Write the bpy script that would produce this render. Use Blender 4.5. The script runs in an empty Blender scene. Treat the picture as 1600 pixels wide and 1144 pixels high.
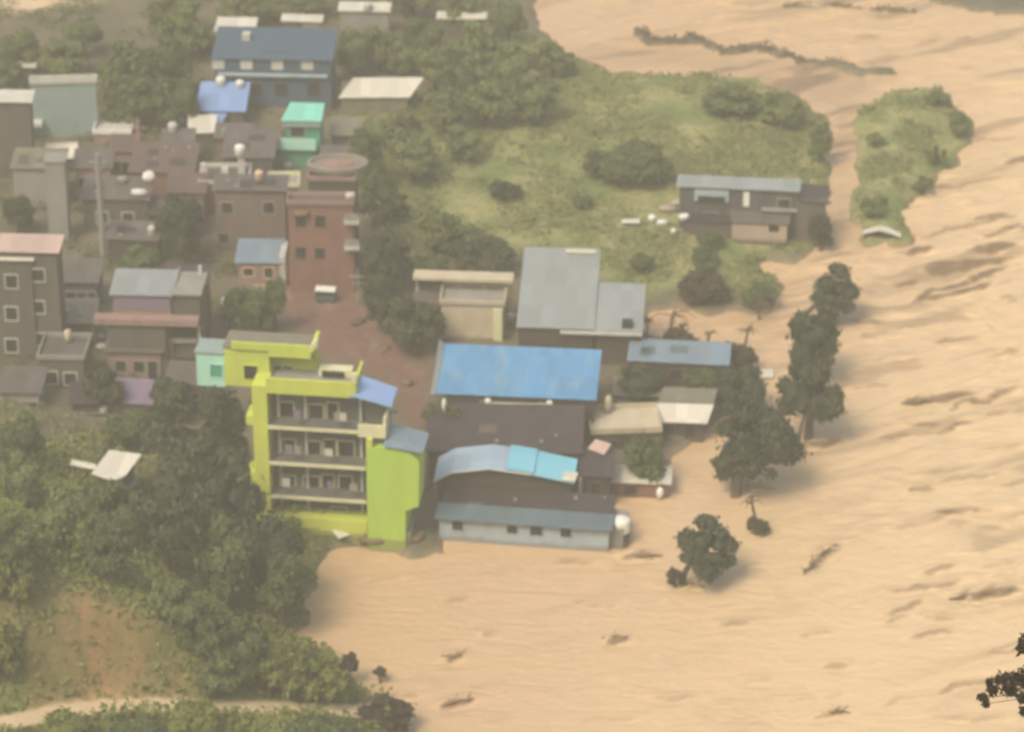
import bpy, math, random
import numpy as np
R = math.radians
random.seed(7); rng = np.random.default_rng(11)
S = bpy.context.scene
COL = S.collection
# ------------------------------------------------------------------ camera, sky, sun, exposure
CZ, PITCH, FPX, IW, IH = 130.0, R(28.0), 5500.0, 1600.0, 1144.0
CY = -CZ / math.tan(PITCH)
cam = bpy.data.objects.new('camera', bpy.data.cameras.new('camera')); COL.objects.link(cam)
cam.location = (0, CY, CZ); cam.rotation_euler = (math.pi / 2 - PITCH, 0, 0)
cam.data.sensor_width = 36; cam.data.lens = 36 * FPX / IW
cam.data.clip_start = 1; cam.data.clip_end = 3000
cam.data.dof.use_dof = True                      # soft long-lens focus, as in the photograph
cam.data.dof.focus_distance = 120
cam.data.dof.aperture_fstop = (cam.data.lens / 1000) / 0.24
S.camera = cam
SUN_EL, SUN_AZ = 52.0, 215.0                     # azimuth clockwise from +Y: behind and left of the camera
w = bpy.data.worlds.new('World'); S.world = w; w.use_nodes = True
nt = w.node_tree; bg = nt.nodes['Background']
sky = nt.nodes.new('ShaderNodeTexSky'); sky.sky_type = 'NISHITA'; sky.sun_disc = False
sky.sun_elevation = R(SUN_EL); sky.sun_rotation = R(SUN_AZ); sky.dust_density = 4.0; sky.air_density = 1.0; sky.ozone_density = 0.5
nt.links.new(sky.outputs[0], bg.inputs[0]); bg.inputs[1].default_value = 0.135
sl = bpy.data.lights.new('sun', 'SUN'); sl.energy = 1.7; sl.angle = R(22.0); sl.color = (1.0, 0.90, 0.74)
sun = bpy.data.objects.new('sun', sl); COL.objects.link(sun)
sun.rotation_euler = (R(90 - SUN_EL), 0, R(180 - SUN_AZ)); sun.location = (0, 0, 200)
S.view_settings.view_transform = 'Standard'; S.view_settings.look = 'None'
S.view_settings.exposure = 0.80; S.view_settings.gamma = 1

# ------------------------------------------------------------------ pixel of the photograph -> point of the place
def ray(px, py):
    a = (px - IW / 2) / FPX; b = -(py - IH / 2) / FPX
    c, s = math.cos(PITCH), math.sin(PITCH)
    return np.array([a, c + b * s, -s + b * c])
def P(px, py, z=0.0):
    d = ray(px, py); t = (z - CZ) / d[2]
    return np.array([d[0] * t, CY + d[1] * t, z])
def proj(p):
    c, s = math.cos(PITCH), math.sin(PITCH)
    x, y, z = p[0], p[1] - CY, p[2] - CZ
    dep = y * c - z * s; up = y * s + z * c
    return (IW / 2 + FPX * x / dep, IH / 2 - FPX * up / dep, dep)

# ------------------------------------------------------------------ noise
_tab = rng.random((256, 256))
def vnoise(x, y):
    xi = np.floor(x).astype(int); yi = np.floor(y).astype(int)
    xf = x - xi; yf = y - yi
    u = xf * xf * (3 - 2 * xf); v = yf * yf * (3 - 2 * yf)
    a = _tab[xi % 256, yi % 256]; b = _tab[(xi + 1) % 256, yi % 256]
    c = _tab[xi % 256, (yi + 1) % 256]; d = _tab[(xi + 1) % 256, (yi + 1) % 256]
    return (a * (1 - u) + b * u) * (1 - v) + (c * (1 - u) + d * u) * v
def fbm(x, y, o=4):
    s = 0; a = 0.5; t = 0
    for k in range(o):
        s = s + a * vnoise(x * 2 ** k + 17 * k, y * 2 ** k + 31 * k); t += a; a *= 0.5
    return s / t
def sstep(x, a, b):
    t = np.clip((x - a) / (b - a), 0, 1); return t * t * (3 - 2 * t)
def sdist(X, Y, poly):
    """signed distance to a polygon, positive inside"""
    n = len(poly); best = np.full(X.shape, 1e9); ins = np.zeros(X.shape, bool)
    for i in range(n):
        x0, y0 = poly[i]; x1, y1 = poly[(i + 1) % n]
        dx, dy = x1 - x0, y1 - y0; L = dx * dx + dy * dy + 1e-9
        t = np.clip(((X - x0) * dx + (Y - y0) * dy) / L, 0, 1)
        best = np.minimum(best, np.hypot(X - x0 - t * dx, Y - y0 - t * dy))
        with np.errstate(divide='ignore', invalid='ignore'):
            c = ((y0 > Y) != (y1 > Y)) & (X < (x1 - x0) * (Y - y0) / (y1 - y0 + 1e-12) + x0)
        ins ^= c
    return np.where(ins, best, -best)
def wpoly(pts, z=0.0): return [tuple(P(x, y, z)[:2]) for x, y in pts]

# ------------------------------------------------------------------ terrain
LAND = wpoly([(832, -160), (826, 10), (850, 55), (905, 95), (960, 112), (1090, 118), (1180, 122), (1240, 150), (1278, 180),
              (1288, 250), (1286, 320), (1280, 378), (1245, 402), (1185, 402), (1178, 420), (1225, 440), (1200, 476), (1080, 476),
              (1004, 472), (1000, 520), (1060, 548), (1145, 562), (1150, 600), (1120, 640), (1060, 700), (985, 745),
              (900, 760), (700, 790), (684, 850), (640, 858), (560, 846), (500, 846), (488, 880), (470, 950), (445, 985), (505, 1015),
              (545, 1060), (575, 1100), (640, 1150), (700, 1260), (-1500, 1260), (-1500, -500), (500, -500)], 0.5)
ISLE = wpoly([(1345, 165), (1400, 140), (1465, 134), (1500, 165), (1522, 195), (1490, 245), (1440, 290), (1412, 335), (1415, 372),
              (1355, 376), (1342, 340), (1344, 230)], 0.5)
FIELD = wpoly([(830, 60), (960, 100), (1180, 110), (1250, 150), (1310, 180), (1310, 395), (1185, 405), (1230, 430), (1200, 470), (1000, 470),
               (820, 410), (680, 420), (560, 330), (520, 200), (640, 190), (700, 100)])
STREET = wpoly([(330, 285), (450, 300), (470, 330), (552, 322), (546, 460), (585, 520), (672, 560), (664, 640), (668, 720), (655, 690), (600, 610),
                (500, 570), (430, 500), (440, 430), (340, 420)])
BANKP = [(55, 1100), (48, 1000), (60, 935), (110, 900), (180, 925), (235, 960), (280, 1010), (305, 1060), (312, 1100)]
SAND = wpoly([(-60, -10), (150, -10), (160, 8), (90, 14), (40, 26), (-60, 30)], 2.0)
FARB = wpoly([(1440, 4), (1500, 16), (1560, 26), (1700, 34), (1900, -60), (1440, -60)])
LV1 = [(1003, 50), (1015, 66), (1080, 62), (1130, 78), (1200, 76), (1255, 98), (1310, 100), (1345, 112), (1388, 112)]
LV2 = [(1225, 8), (1300, 6), (1370, 14), (1430, 18)]
HX, HY = P(120, 960, 8)[:2]
ROAD = [P(-120, 1152, 5), P(20, 1128, 5), P(90, 1112, 4.6), P(170, 1104, 4.2), P(260, 1102, 3.6), P(400, 1106, 2.4), P(520, 1110, 1.0), P(585, 1112, 0.1)]
def polyd(X, Y, pts):
    best = np.full(X.shape, 1e9); zz = np.zeros(X.shape)
    for i in range(len(pts) - 1):
        a, b = pts[i], pts[i + 1]
        dx, dy = b[0] - a[0], b[1] - a[1]; L = dx * dx + dy * dy
        t = np.clip(((X - a[0]) * dx + (Y - a[1]) * dy) / L, 0, 1)
        d = np.hypot(X - a[0] - t * dx, Y - a[1] - t * dy)
        z = (a[2] + t * (b[2] - a[2])) if len(a) > 2 else 0 * t
        zz = np.where(d < best, z, zz); best = np.minimum(best, d)
    return best, zz
def levee(X, Y, pts, wd, seed):
    p = [tuple(P(x, y, 0.2)[:2]) for x, y in pts]
    d, _ = polyd(X, Y, p)
    return sstep(wd - d + 1.3 * (fbm(X * .5 + seed, Y * .5) - .5), -.4, .9)
def height(X, Y):
    X = np.asarray(X, float); Y = np.asarray(Y, float)
    edge = 2.2 * (fbm(X * .45 + 3, Y * .45) - .5)
    dl = sdist(X, Y, LAND) + edge
    di = sdist(X, Y, ISLE) + edge
    h = -1.6 + 2.2 * sstep(dl, -2.5, .6) + .5 * sstep(dl, .6, 8)
    h = np.maximum(h, -1.6 + 2.2 * sstep(di, -2.0, .5) + .4 * sstep(di, .5, 4))
    h = np.maximum(h, -1.6 + 2.0 * sstep(sdist(X, Y, FARB) + edge, -2, 1.5))
    h = np.maximum(h, -1.2 + 1.6 * levee(X, Y, LV1, 1.25, 1)); h = np.maximum(h, -1.2 + 1.5 * levee(X, Y, LV2, .9, 5))
    h = h + np.where(h > 0, .5, .1) * (fbm(X * .35, Y * .35, 5) - .5)
    m = sstep(dl, 0, 9)
    hill = 10.5 * np.exp(-((X - HX + 7) / 17) ** 2 - ((Y - HY) / 12.5) ** 2) + 7 * np.exp(-((X - HX + 22) / 14) ** 2 - ((Y - HY - 20) / 22) ** 2)
    hill = hill * (0.8 + .4 * fbm(X * .12, Y * .12))
    h = h + hill * m
    h = h + 1.3 * m * sstep(-X, 12, 40) + .25 * np.clip(-X - 75, 0, 400) * m
    d, rz = polyd(X, Y, ROAD)
    h = h + (rz - h) * sstep(-d, -3.0, -1.1)
    near = (CY + 0 - Y) * 0 + (-64 - Y) * .64
    nh = near + 1.5 * (fbm(X * .1, Y * .1) - .5)
    h = np.where(near > -3, np.maximum(h, nh), h)
    return h
# terrain lookup for placing things
def hgt(x, y): return float(height(np.array([x]), np.array([y]))[0])
_T = np.linspace(170, 420, 501)
def PT(px, py):
    d = ray(px, py); n = d / np.linalg.norm(d)
    pts = np.array([0, CY, CZ]) + _T[:, None] * n
    hh = np.maximum(height(pts[:, 0], pts[:, 1]), 0)
    k = int(np.argmax(pts[:, 2] < hh)); k = max(k, 1)
    a = pts[k - 1, 2] - hh[k - 1]; b = hh[k] - pts[k, 2]; f = a / (a + b + 1e-9)
    q = pts[k - 1] + f * (pts[k] - pts[k - 1])
    return np.array([q[0], q[1], max(hgt(q[0], q[1]), 0)])

BANK = [tuple(PT(x, y)[:2]) for x, y in BANKP]
def axis(lo, a, b, hi, st):
    out = list(np.arange(a, b, st))
    s, v = st, b
    while v < hi: out.append(v); s *= 1.18; v += s
    out.append(hi); s, v = st, a
    while v > lo: s *= 1.18; v -= s; out.insert(0, max(v, lo))
    return np.array(sorted(set(out)))
def sheet(name, xs, ys, Z, mat, attrs=None, kind='structure'):
    nx, ny = len(xs), len(ys); X, Y = np.meshgrid(xs, ys)
    co = np.stack([X, Y, Z], -1).reshape(-1, 3)
    i = np.arange((nx - 1) * (ny - 1)); r, c = i // (nx - 1), i % (nx - 1)
    v = r * nx + c; f = np.stack([v, v + 1, v + nx + 1, v + nx], -1)
    o = npmesh(name, co, f, mat, smooth=True)
    if attrs:
        for k, a in attrs.items():
            at = o.data.attributes.new(k, 'FLOAT', 'POINT'); at.data.foreach_set('value', a.reshape(-1).astype(np.float32))
    o['kind'] = kind
    return o
def npmesh(name, co, faces, mat, smooth=False, parent=None, link=True):
    me = bpy.data.meshes.new(name); n = len(co); m, k = faces.shape
    me.vertices.add(n); me.vertices.foreach_set('co', co.astype(np.float32).ravel())
    me.loops.add(m * k); me.loops.foreach_set('vertex_index', faces.astype(np.int32).ravel())
    me.polygons.add(m); me.polygons.foreach_set('loop_start', np.arange(0, m * k, k, dtype=np.int32))
    if smooth: me.polygons.foreach_set('use_smooth', np.ones(m, bool))
    me.update(calc_edges=True); me.validate()
    if mat: me.materials.append(mat)
    if not link: return me
    o = bpy.data.objects.new(name, me); COL.objects.link(o)
    if parent: o.parent = parent
    return o

# ------------------------------------------------------------------ materials
def newmat(name, rough=.8, spec=.25):
    m = bpy.data.materials.new(name); m.use_nodes = True
    b = m.node_tree.nodes['Principled BSDF']; b.inputs['Roughness'].default_value = rough
    b.inputs['Specular IOR Level'].default_value = spec
    return m, m.node_tree, b
def N(t, typ, **kw):
    n = t.nodes.new(typ)
    for k, v in kw.items():
        if k in n.inputs: n.inputs[k].default_value = v
        else: setattr(n, k, v)
    return n
def mixc(t, fac, a, b):
    m = t.nodes.new('ShaderNodeMix'); m.data_type = 'RGBA'
    for sock, v in ((m.inputs[0], fac), (m.inputs[6], a), (m.inputs[7], b)):
        if hasattr(v, 'links'): t.links.new(v, sock)
        elif isinstance(v, (int, float)): sock.default_value = v
        else: sock.default_value = (*v, 1)
    return m.outputs[2]
def ramp(t, fac, a, b):
    r = t.nodes.new('ShaderNodeMapRange'); r.inputs[1].default_value = a; r.inputs[2].default_value = b
    t.links.new(fac, r.inputs[0]); return r.outputs[0]
def noise(t, scale, detail=4, stretch=(1, 1, 1), coord='Object', rough=.55, turn=0, dist=0):
    tc = t.nodes.new('ShaderNodeTexCoord'); mp = t.nodes.new('ShaderNodeMapping'); mp.inputs['Scale'].default_value = stretch; mp.inputs['Rotation'].default_value = (0, 0, turn)
    t.links.new(tc.outputs[coord], mp.inputs[0])
    n = t.nodes.new('ShaderNodeTexNoise'); n.inputs['Scale'].default_value = scale; n.inputs['Detail'].default_value = detail
    n.inputs['Roughness'].default_value = rough; n.inputs['Distortion'].default_value = dist
    t.links.new(mp.outputs[0], n.inputs['Vector']); return n.outputs['Fac']
def wallmat(name, col, dirt=None, amt=.5, rough=.85):
    m, t, b = newmat(name, rough)
    dirt = dirt or tuple(c * .55 for c in col)
    f1 = ramp(t, noise(t, .9, 6, (1, 1, .35)), .42, .72)
    mu = N(t, 'ShaderNodeMath', operation='MULTIPLY'); t.links.new(f1, mu.inputs[0]); mu.inputs[1].default_value = amt
    c = mixc(t, mu.outputs[0], col, dirt)
    f2 = ramp(t, noise(t, 5, 5), .3, .75)
    c2 = mixc(t, f2, c, tuple(0 for _ in col)); t.nodes[-1].inputs[0].default_value = 0
    mm = N(t, 'ShaderNodeMath', operation='MULTIPLY'); t.links.new(f2, mm.inputs[0]); mm.inputs[1].default_value = .16
    c2 = mixc(t, mm.outputs[0], c, dirt)
    tc = t.nodes.new('ShaderNodeTexCoord'); sp = t.nodes.new('ShaderNodeSeparateXYZ'); t.links.new(tc.outputs['Object'], sp.inputs[0])
    ad = N(t, 'ShaderNodeMath', operation='MULTIPLY_ADD'); t.links.new(noise(t, 1.1, 4), ad.inputs[0]); ad.inputs[1].default_value = -.9; t.links.new(sp.outputs[2], ad.inputs[2])
    td = ramp(t, ad.outputs[0], .12, -.12); c2 = mixc(t, td, c2, tuple(.45 * x + .55 * y for x, y in zip(col, (.16, .11, .065))))
    t.links.new(c2, b.inputs['Base Color'])
    bp = N(t, 'ShaderNodeBump', Strength=.3, Distance=.03); t.links.new(noise(t, 9, 4), bp.inputs['Height']); t.links.new(bp.outputs[0], b.inputs['Normal'])
    return m
def roofmat(name, col, rust=(.16, .085, .05), amt=.3, rough=.5, axis=0):
    """metal sheets: ribs running down the slope, separate sheets a little different, rust patches"""
    m, t, b = newmat(name, rough, .4)
    tc = t.nodes.new('ShaderNodeTexCoord'); sp = t.nodes.new('ShaderNodeSeparateXYZ'); t.links.new(tc.outputs['Object'], sp.inputs[0])
    def fl(sock, k):
        a = N(t, 'ShaderNodeMath', operation='MULTIPLY'); t.links.new(sock, a.inputs[0]); a.inputs[1].default_value = k
        c = N(t, 'ShaderNodeMath', operation='FLOOR'); t.links.new(a.outputs[0], c.inputs[0]); return c.outputs[0]
    cb = t.nodes.new('ShaderNodeCombineXYZ'); t.links.new(fl(sp.outputs[axis], 1.15), cb.inputs[0]); t.links.new(fl(sp.outputs[1 - axis], .42), cb.inputs[1])
    wn = t.nodes.new('ShaderNodeTexWhiteNoise'); wn.noise_dimensions = '2D'; t.links.new(cb.outputs[0], wn.inputs['Vector'])
    f0 = ramp(t, wn.outputs['Value'], 0, 1)
    m0 = N(t, 'ShaderNodeMath', operation='MULTIPLY'); t.links.new(f0, m0.inputs[0]); m0.inputs[1].default_value = .4
    c = mixc(t, m0.outputs[0], col, tuple(x * .55 for x in col))
    f1 = ramp(t, noise(t, .8, 6, (1, .5, 1) if axis == 0 else (.5, 1, 1), rough=.65), .62 - .3 * amt, .80 - .2 * amt)
    m1 = N(t, 'ShaderNodeMath', operation='MULTIPLY'); t.links.new(f1, m1.inputs[0]); m1.inputs[1].default_value = min(1, .35 + amt)
    c = mixc(t, m1.outputs[0], c, rust)
    t.links.new(c, b.inputs['Base Color'])
    wv = N(t, 'ShaderNodeTexWave'); wv.bands_direction = 'X' if axis == 0 else 'Y'; wv.inputs['Scale'].default_value = 1.6
    t.links.new(tc.outputs['Object'], wv.inputs['Vector'])
    bp = N(t, 'ShaderNodeBump', Strength=.5, Distance=.04); t.links.new(wv.outputs['Fac'], bp.inputs['Height']); t.links.new(bp.outputs[0], b.inputs['Normal'])
    return m
def leafmat(name, col, col2):
    m, t, b = newmat(name, .6, .3)
    oi = t.nodes.new('ShaderNodeObjectInfo'); ge = t.nodes.new('ShaderNodeNewGeometry')
    c = mixc(t, ramp(t, noise(t, .5, 3, coord='Object'), .35, .65), col, col2)
    c = mixc(t, ge.outputs['Random Per Island'], c, tuple(x * .6 for x in col2)); t.nodes[-1]
    mm = N(t, 'ShaderNodeHueSaturation'); t.links.new(c, mm.inputs['Color'])
    v = ramp(t, oi.outputs['Random'], -.6, 2.2); r = t.nodes[-1]; r.inputs[3].default_value = .7; r.inputs[4].default_value = 1.3
    t.links.new(v, mm.inputs['Value']); t.links.new(mm.outputs[0], b.inputs['Base Color'])
    tr = t.nodes.new('ShaderNodeBsdfTranslucent'); t.links.new(mm.outputs[0], tr.inputs[0])
    ms = t.nodes.new('ShaderNodeMixShader'); ms.inputs[0].default_value = .3
    out = t.nodes['Material Output']; t.links.new(b.outputs[0], ms.inputs[1]); t.links.new(tr.outputs[0], ms.inputs[2]); t.links.new(ms.outputs[0], out.inputs[0])
    return m
M = {}
W = wallmat
M['lime'] = W('lime_paint', (.36, .53, .075), (.27, .38, .06), .35)
M['yellow'] = W('yellow_green_paint', (.50, .56, .08), (.34, .36, .08), .4)
M['creamline'] = W('cream_trim', (.62, .60, .36), (.35, .33, .2), .4)
M['recess'] = W('shaded_recess_plaster', (.13, .13, .11), (.08, .08, .07), .6)  # grey set dark so balcony walls and floors read as shaded
M['mint'] = W('mint_paint', (.38, .68, .52), (.25, .45, .36), .4)
M['mintdeep'] = W('green_paint', (.07, .30, .20), (.05, .18, .12), .4)
M['teal'] = W('faded_teal_plaster', (.24, .31, .28), (.18, .24, .22), .5)
M['cream'] = W('cream_plaster', (.50, .43, .29), (.30, .25, .17), .5)
M['brownwall'] = W('brown_mud_wall', (.075, .057, .045), (.04, .032, .027), .6)
M['redwall'] = W('brick_red_wall', (.23, .115, .085), (.12, .07, .05), .6)
M['greywall'] = W('grey_brown_wall', (.115, .10, .082), (.06, .055, .045), .6)
M['slatewall'] = W('slate_blue_wall', (.055, .095, .135), (.045, .065, .085), .5)
M['palewall'] = W('pale_blue_grey_wall', (.33, .40, .43), (.22, .25, .24), .6)
M['pinkwall'] = W('dusty_pink_wall', (.30, .19, .16), (.16, .12, .10), .6)
M['pinkwall2'] = W('grey_brown_brick', (.17, .125, .10), (.11, .085, .07), .6)
M['mauve'] = W('mauve_cloth', (.20, .15, .20), (.14, .11, .13), .4)
M['white'] = W('white_paint', (.74, .72, .64), (.45, .42, .34), .35)
M['pinkroof2'] = W('pale_pink_plaster', (.40, .31, .24), (.28, .2, .15), .5)
M['housewall'] = W('dull_grey_wall', (.095, .095, .09), (.05, .05, .045), .7)
M['offwhite'] = W('weathered_white', (.50, .49, .42), (.3, .28, .22), .5)
M['concrete'] = W('concrete', (.26, .25, .21), (.15, .14, .12), .5)
M['wood'] = W('wood', (.13, .09, .05), (.07, .05, .03), .5)
M['dark'] = W('dark_opening', (.025, .028, .024), (.012, .012, .012), .3, .5)
M['peach'] = W('peach_paint', (.62, .42, .30), (.4, .28, .2), .4)
M['blueroof'] = roofmat('blue_sheet_roof', (.105, .28, .46), (.26, .34, .37), .35)
M['paleblue'] = roofmat('pale_blue_sheet_roof', (.22, .34, .56), (.27, .32, .38), .25)
M['cyanroof'] = roofmat('cyan_sheet_roof', (.20, .52, .62), (.45, .5, .5), .25, axis=1)
M['greyblue'] = roofmat('grey_blue_sheet_roof', (.18, .245, .29), (.2, .2, .18), .35)
M['greyroof'] = roofmat('light_grey_sheet_roof', (.26, .285, .27), (.30, .29, .24), .15)
M['rust'] = roofmat('rusty_sheet_roof', (.058, .043, .042), (.045, .03, .025), .5)
M['redrust'] = roofmat('red_rust_sheet_roof', (.125, .082, .065), (.09, .06, .05), .5)
M['brownroof'] = roofmat('brown_grey_roof', (.12, .10, .085), (.08, .065, .05), .5)
M['oliveroof'] = roofmat('olive_roof', (.20, .18, .12), (.12, .10, .07), .4)
M['whiteroof'] = roofmat('white_sheet_roof', (.62, .58, .46), (.42, .37, .28), .2)
M['greenroof'] = roofmat('mint_sheet_roof', (.22, .62, .46), (.2, .4, .32), .15)
M['pinkroof'] = roofmat('pinkish_sheet_roof', (.50, .36, .29), (.36, .27, .2), .3)
M['archroof'] = roofmat('pale_blue_grey_arched_sheets', (.30, .40, .47), (.28, .29, .27), .35, axis=1)
M['tealroof'] = roofmat('teal_grey_sheet_roof', (.11, .155, .165), (.12, .12, .11), .3)
M['trunk'] = W('bark', (.10, .075, .05), (.05, .04, .03), .6)
M['leafdark'] = leafmat('dark_leaves', (.055, .078, .034), (.095, .11, .048))
M['leafmid'] = leafmat('mid_green_leaves', (.10, .145, .045), (.155, .185, .06))
M['leaflight'] = leafmat('yellow_green_leaves', (.20, .25, .05), (.27, .29, .075))
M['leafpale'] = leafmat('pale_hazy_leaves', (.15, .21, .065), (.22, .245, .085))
M['leafdrift'] = leafmat('drowned_leaves', (.26, .18, .10), (.20, .15, .08))
M['leafbrown'] = leafmat('brownish_leaves', (.12, .085, .04), (.09, .07, .035))
M['leafnear'] = leafmat('near_leaves', (.05, .034, .012), (.06, .042, .015))
M['grass'] = leafmat('grass_blades', (.21, .25, .075), (.28, .28, .10))
M['debris'] = W('wet_debris', (.16, .105, .05), (.08, .055, .03), .5)

# ground: kinds of soil laid out by attributes of the sheet
def groundmat():
    m, t, b = newmat('ground_soil', .95, .1)
    def at(n):
        a = t.nodes.new('ShaderNodeAttribute'); a.attribute_name = n; return a.outputs['Fac']
    n1 = noise(t, .25, 6); n2 = noise(t, 1.6, 5)
    base = mixc(t, ramp(t, n1, .35, .65), (.115, .10, .062), (.16, .135, .09))
    grass = mixc(t, ramp(t, n1, .38, .62), (.15, .185, .06), (.30, .275, .115))
    grass = mixc(t, ramp(t, n2, .45, .8), grass, (.10, .12, .045))
    red = mixc(t, ramp(t, n2, .3, .7), (.20, .11, .08), (.14, .085, .062)); red = mixc(t, ramp(t, noise(t, .7, 5, (1, .4, 1)), .55, .7), red, (.20, .15, .11))
    orange = mixc(t, ramp(t, noise(t, .5, 5, (1, 1, .3)), .35, .65), (.37, .215, .095), (.23, .17, .075))
    sand = mixc(t, n2, (.60, .46, .28), (.48, .36, .22))
    wet = mixc(t, n2, (.30, .22, .13), (.20, .15, .09))
    scrub = mixc(t, ramp(t, n1, .4, .6), (.09, .13, .04), (.17, .18, .065))
    c = mixc(t, at('scrub'), base, scrub); c = mixc(t, at('grass'), c, grass); c = mixc(t, at('red'), c, red); c = mixc(t, at('orange'), c, orange)
    c = mixc(t, at('wet'), c, wet); c = mixc(t, at('sand'), c, sand)
    t.links.new(c, b.inputs['Base Color'])
    bp = N(t, 'ShaderNodeBump', Strength=.6, Distance=.25); t.links.new(n2, bp.inputs['Height']); t.links.new(bp.outputs[0], b.inputs['Normal'])
    return m
def watermat():
    m, t, b = newmat('muddy_water', .34, .5)
    a = t.nodes.new('ShaderNodeAttribute'); a.attribute_name = 'silt_and_shade'
    n1 = noise(t, .06, 4, (.5, 1.3, 1)); n2 = noise(t, .6, 6, (.5, 1.2, 1), rough=.6, turn=R(-20), dist=1.3)
    a2 = t.nodes.new('ShaderNodeAttribute'); a2.attribute_name = 'stream'
    c = mixc(t, ramp(t, n1, .3, .7), (.56, .37, .205), (.565, .385, .20))
    c = mixc(t, a2.outputs['Fac'], c, (.665, .475, .255))
    c = mixc(t, a.outputs['Fac'], c, (.20, .125, .06))  # dark tone for silt patches and for the painted shade of waves
    t.links.new(c, b.inputs['Base Color'])
    n3 = noise(t, 1.6, 6, (.55, 1.2, 1), rough=.7, turn=R(-28), dist=1.6)
    b0 = N(t, 'ShaderNodeBump', Strength=.7, Distance=.3); t.links.new(n2, b0.inputs['Height'])
    bp = N(t, 'ShaderNodeBump', Strength=.7, Distance=.12); t.links.new(n3, bp.inputs['Height']); t.links.new(b0.outputs[0], bp.inputs['Normal']); t.links.new(bp.outputs[0], b.inputs['Normal'])
    return m
M['ground'] = groundmat(); M['water'] = watermat()

xs = axis(-330, -62, 62, 330, .5); ys = axis(-275, -66, 100, 420, .5)
X, Y = np.meshgrid(xs, ys); Z = height(X, Y)
nz = 2.5 * (fbm(X * .3, Y * .3) - .5)
A = {'grass': np.maximum(sstep(sdist(X, Y, FIELD) + nz, -1.5, 1.5), sstep(sdist(X, Y, ISLE) + nz, -3, -1)),
     'red': sstep(sdist(X, Y, STREET) + nz * .5, -.8, .8), 'orange': sstep(sdist(X, Y, BANK) + 2.2 * nz, -3.5, 2.5),
     'wet': sstep(-Z, -.35, -.1)}
sc = np.exp(-((X - HX + 10) / 32) ** 2 - ((Y - HY) / 26) ** 2); A['scrub'] = np.maximum(sstep(sc, .15, .4), sstep(-Y, 60, 68))
dr, _ = polyd(X, Y, ROAD)
A['sand'] = np.maximum(sstep(-dr, -1.05, -.75), sstep(sdist(X, Y, SAND), -1, 1))
sheet('ground', xs, ys, Z, M['ground'], A)
# ------------------------------------------------------------------ water, with standing waves at the places the photo shows them
WAVES = [(1395, 632, 1550, 608, .9), (1430, 465, 1560, 440, .9), (1380, 380, 1600, 330, .5), (1480, 932, 1600, 915, 1.2), (1250, 892, 1310, 850, .7),
         (1240, 690, 1330, 688, .8), (940, 998, 985, 994, .8), (690, 1028, 722, 1022, .8), (750, 992, 775, 988, .5), (690, 940, 735, 934, .4),
         (1120, 978, 1172, 966, .5), (1005, 1085, 1100, 1090, .4), (1280, 1040, 1335, 1035, .5), (1240, 990, 1300, 980, .35), (680, 1105, 745, 1090, .7),
         (1400, 480, 1600, 405, .8), (1385, 400, 1470, 385, .8), (1440, 425, 1530, 412, .9), (1500, 395, 1600, 380, .9), (1520, 370, 1600, 352, .6), (1390, 445, 1440, 440, .6), (1470, 640, 1600, 600, .7), (1560, 462, 1600, 470, .6), (1340, 520, 1380, 535, .5), (1450, 220, 1600, 215, .4), (1430, 1118, 1600, 1122, .4), (1420, 955, 1500, 965, .4), (890, 940, 970, 942, .35),
         (1430, 895, 1500, 880, .5), (1150, 1055, 1220, 1060, .3), (1260, 1115, 1330, 1108, .5), (1430, 300, 1590, 270, .4), (1530, 560, 1600, 545, .4),
         (1360, 740, 1470, 760, .3), (1380, 830, 1500, 800, .3), (1200, 930, 1240, 925, .35), (840, 880, 940, 872, .5), (960, 866, 1030, 868, .8),
         (1400, 660, 1480, 662, .35), (1520, 700, 1600, 690, .3), (1150, 760, 1220, 765, .5), (560, 905, 640, 900, .3), (1320, 605, 1400, 600, .4),
         (1420, 430, 1600, 395, .8), (1330, 500, 1420, 515, .4), (1500, 345, 1600, 335, .6), (1070, 915, 1110, 913, .5), (600, 1085, 660, 1080, .4)]
_r = random.Random(5)
for _ in range(110):                                            # scattered short crests, thickest in the main stream
    x, y = _r.uniform(700, 1600), _r.uniform(20, 1140)
    if x < 1330 and (y < 640 or _r.random() < .45): continue
    if x < 1540 and y < 360: continue
    l = _r.uniform(35, 120) * (1.4 if x > 1350 else .9); k = _r.uniform(.08, .3); WAVES.append((x, y + l * k / 2, x + l, y - l * k / 2, _r.uniform(.2, .6) * (1 if x > 1350 else .35)))
wx = axis(-320, -44, 60, 320, .34); wy = axis(-90, -62, 98, 410, .21)
X, Y = np.meshgrid(wx, wy)
ca, sa = math.cos(R(24)), math.sin(R(24))
U = X * ca + Y * sa; V = -X * sa + Y * ca
warp = 3 * (fbm(X * .08, Y * .08) - .5)
fl = sstep(X + .25 * (Y - 20), 2, 30)                           # the fast main stream, on the right
rip = fbm(U * .22 + warp, V * .8 + warp, 5) - .5
ridge = 1 - np.abs(fbm(U * .10 + 40 + warp, V * .5 + 7 + warp, 4) * 2 - 1)
Zw = .16 * rip * (.2 + fl) + .16 * (.3 + fl) * (fbm(U * .8 + 2 * rip, V * 1.3 + 5 * rip, 4) - .5) + .28 * fl * np.clip(ridge - .84, 0, 1) * 5
silt_and_shade = .5 * fl * sstep(fbm(U * .09 + 9 + warp, V * .6 + warp, 5), .55, .72) + .1 * sstep(fbm(U * .15 + 9, V * .5, 5), .55, .75)
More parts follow.
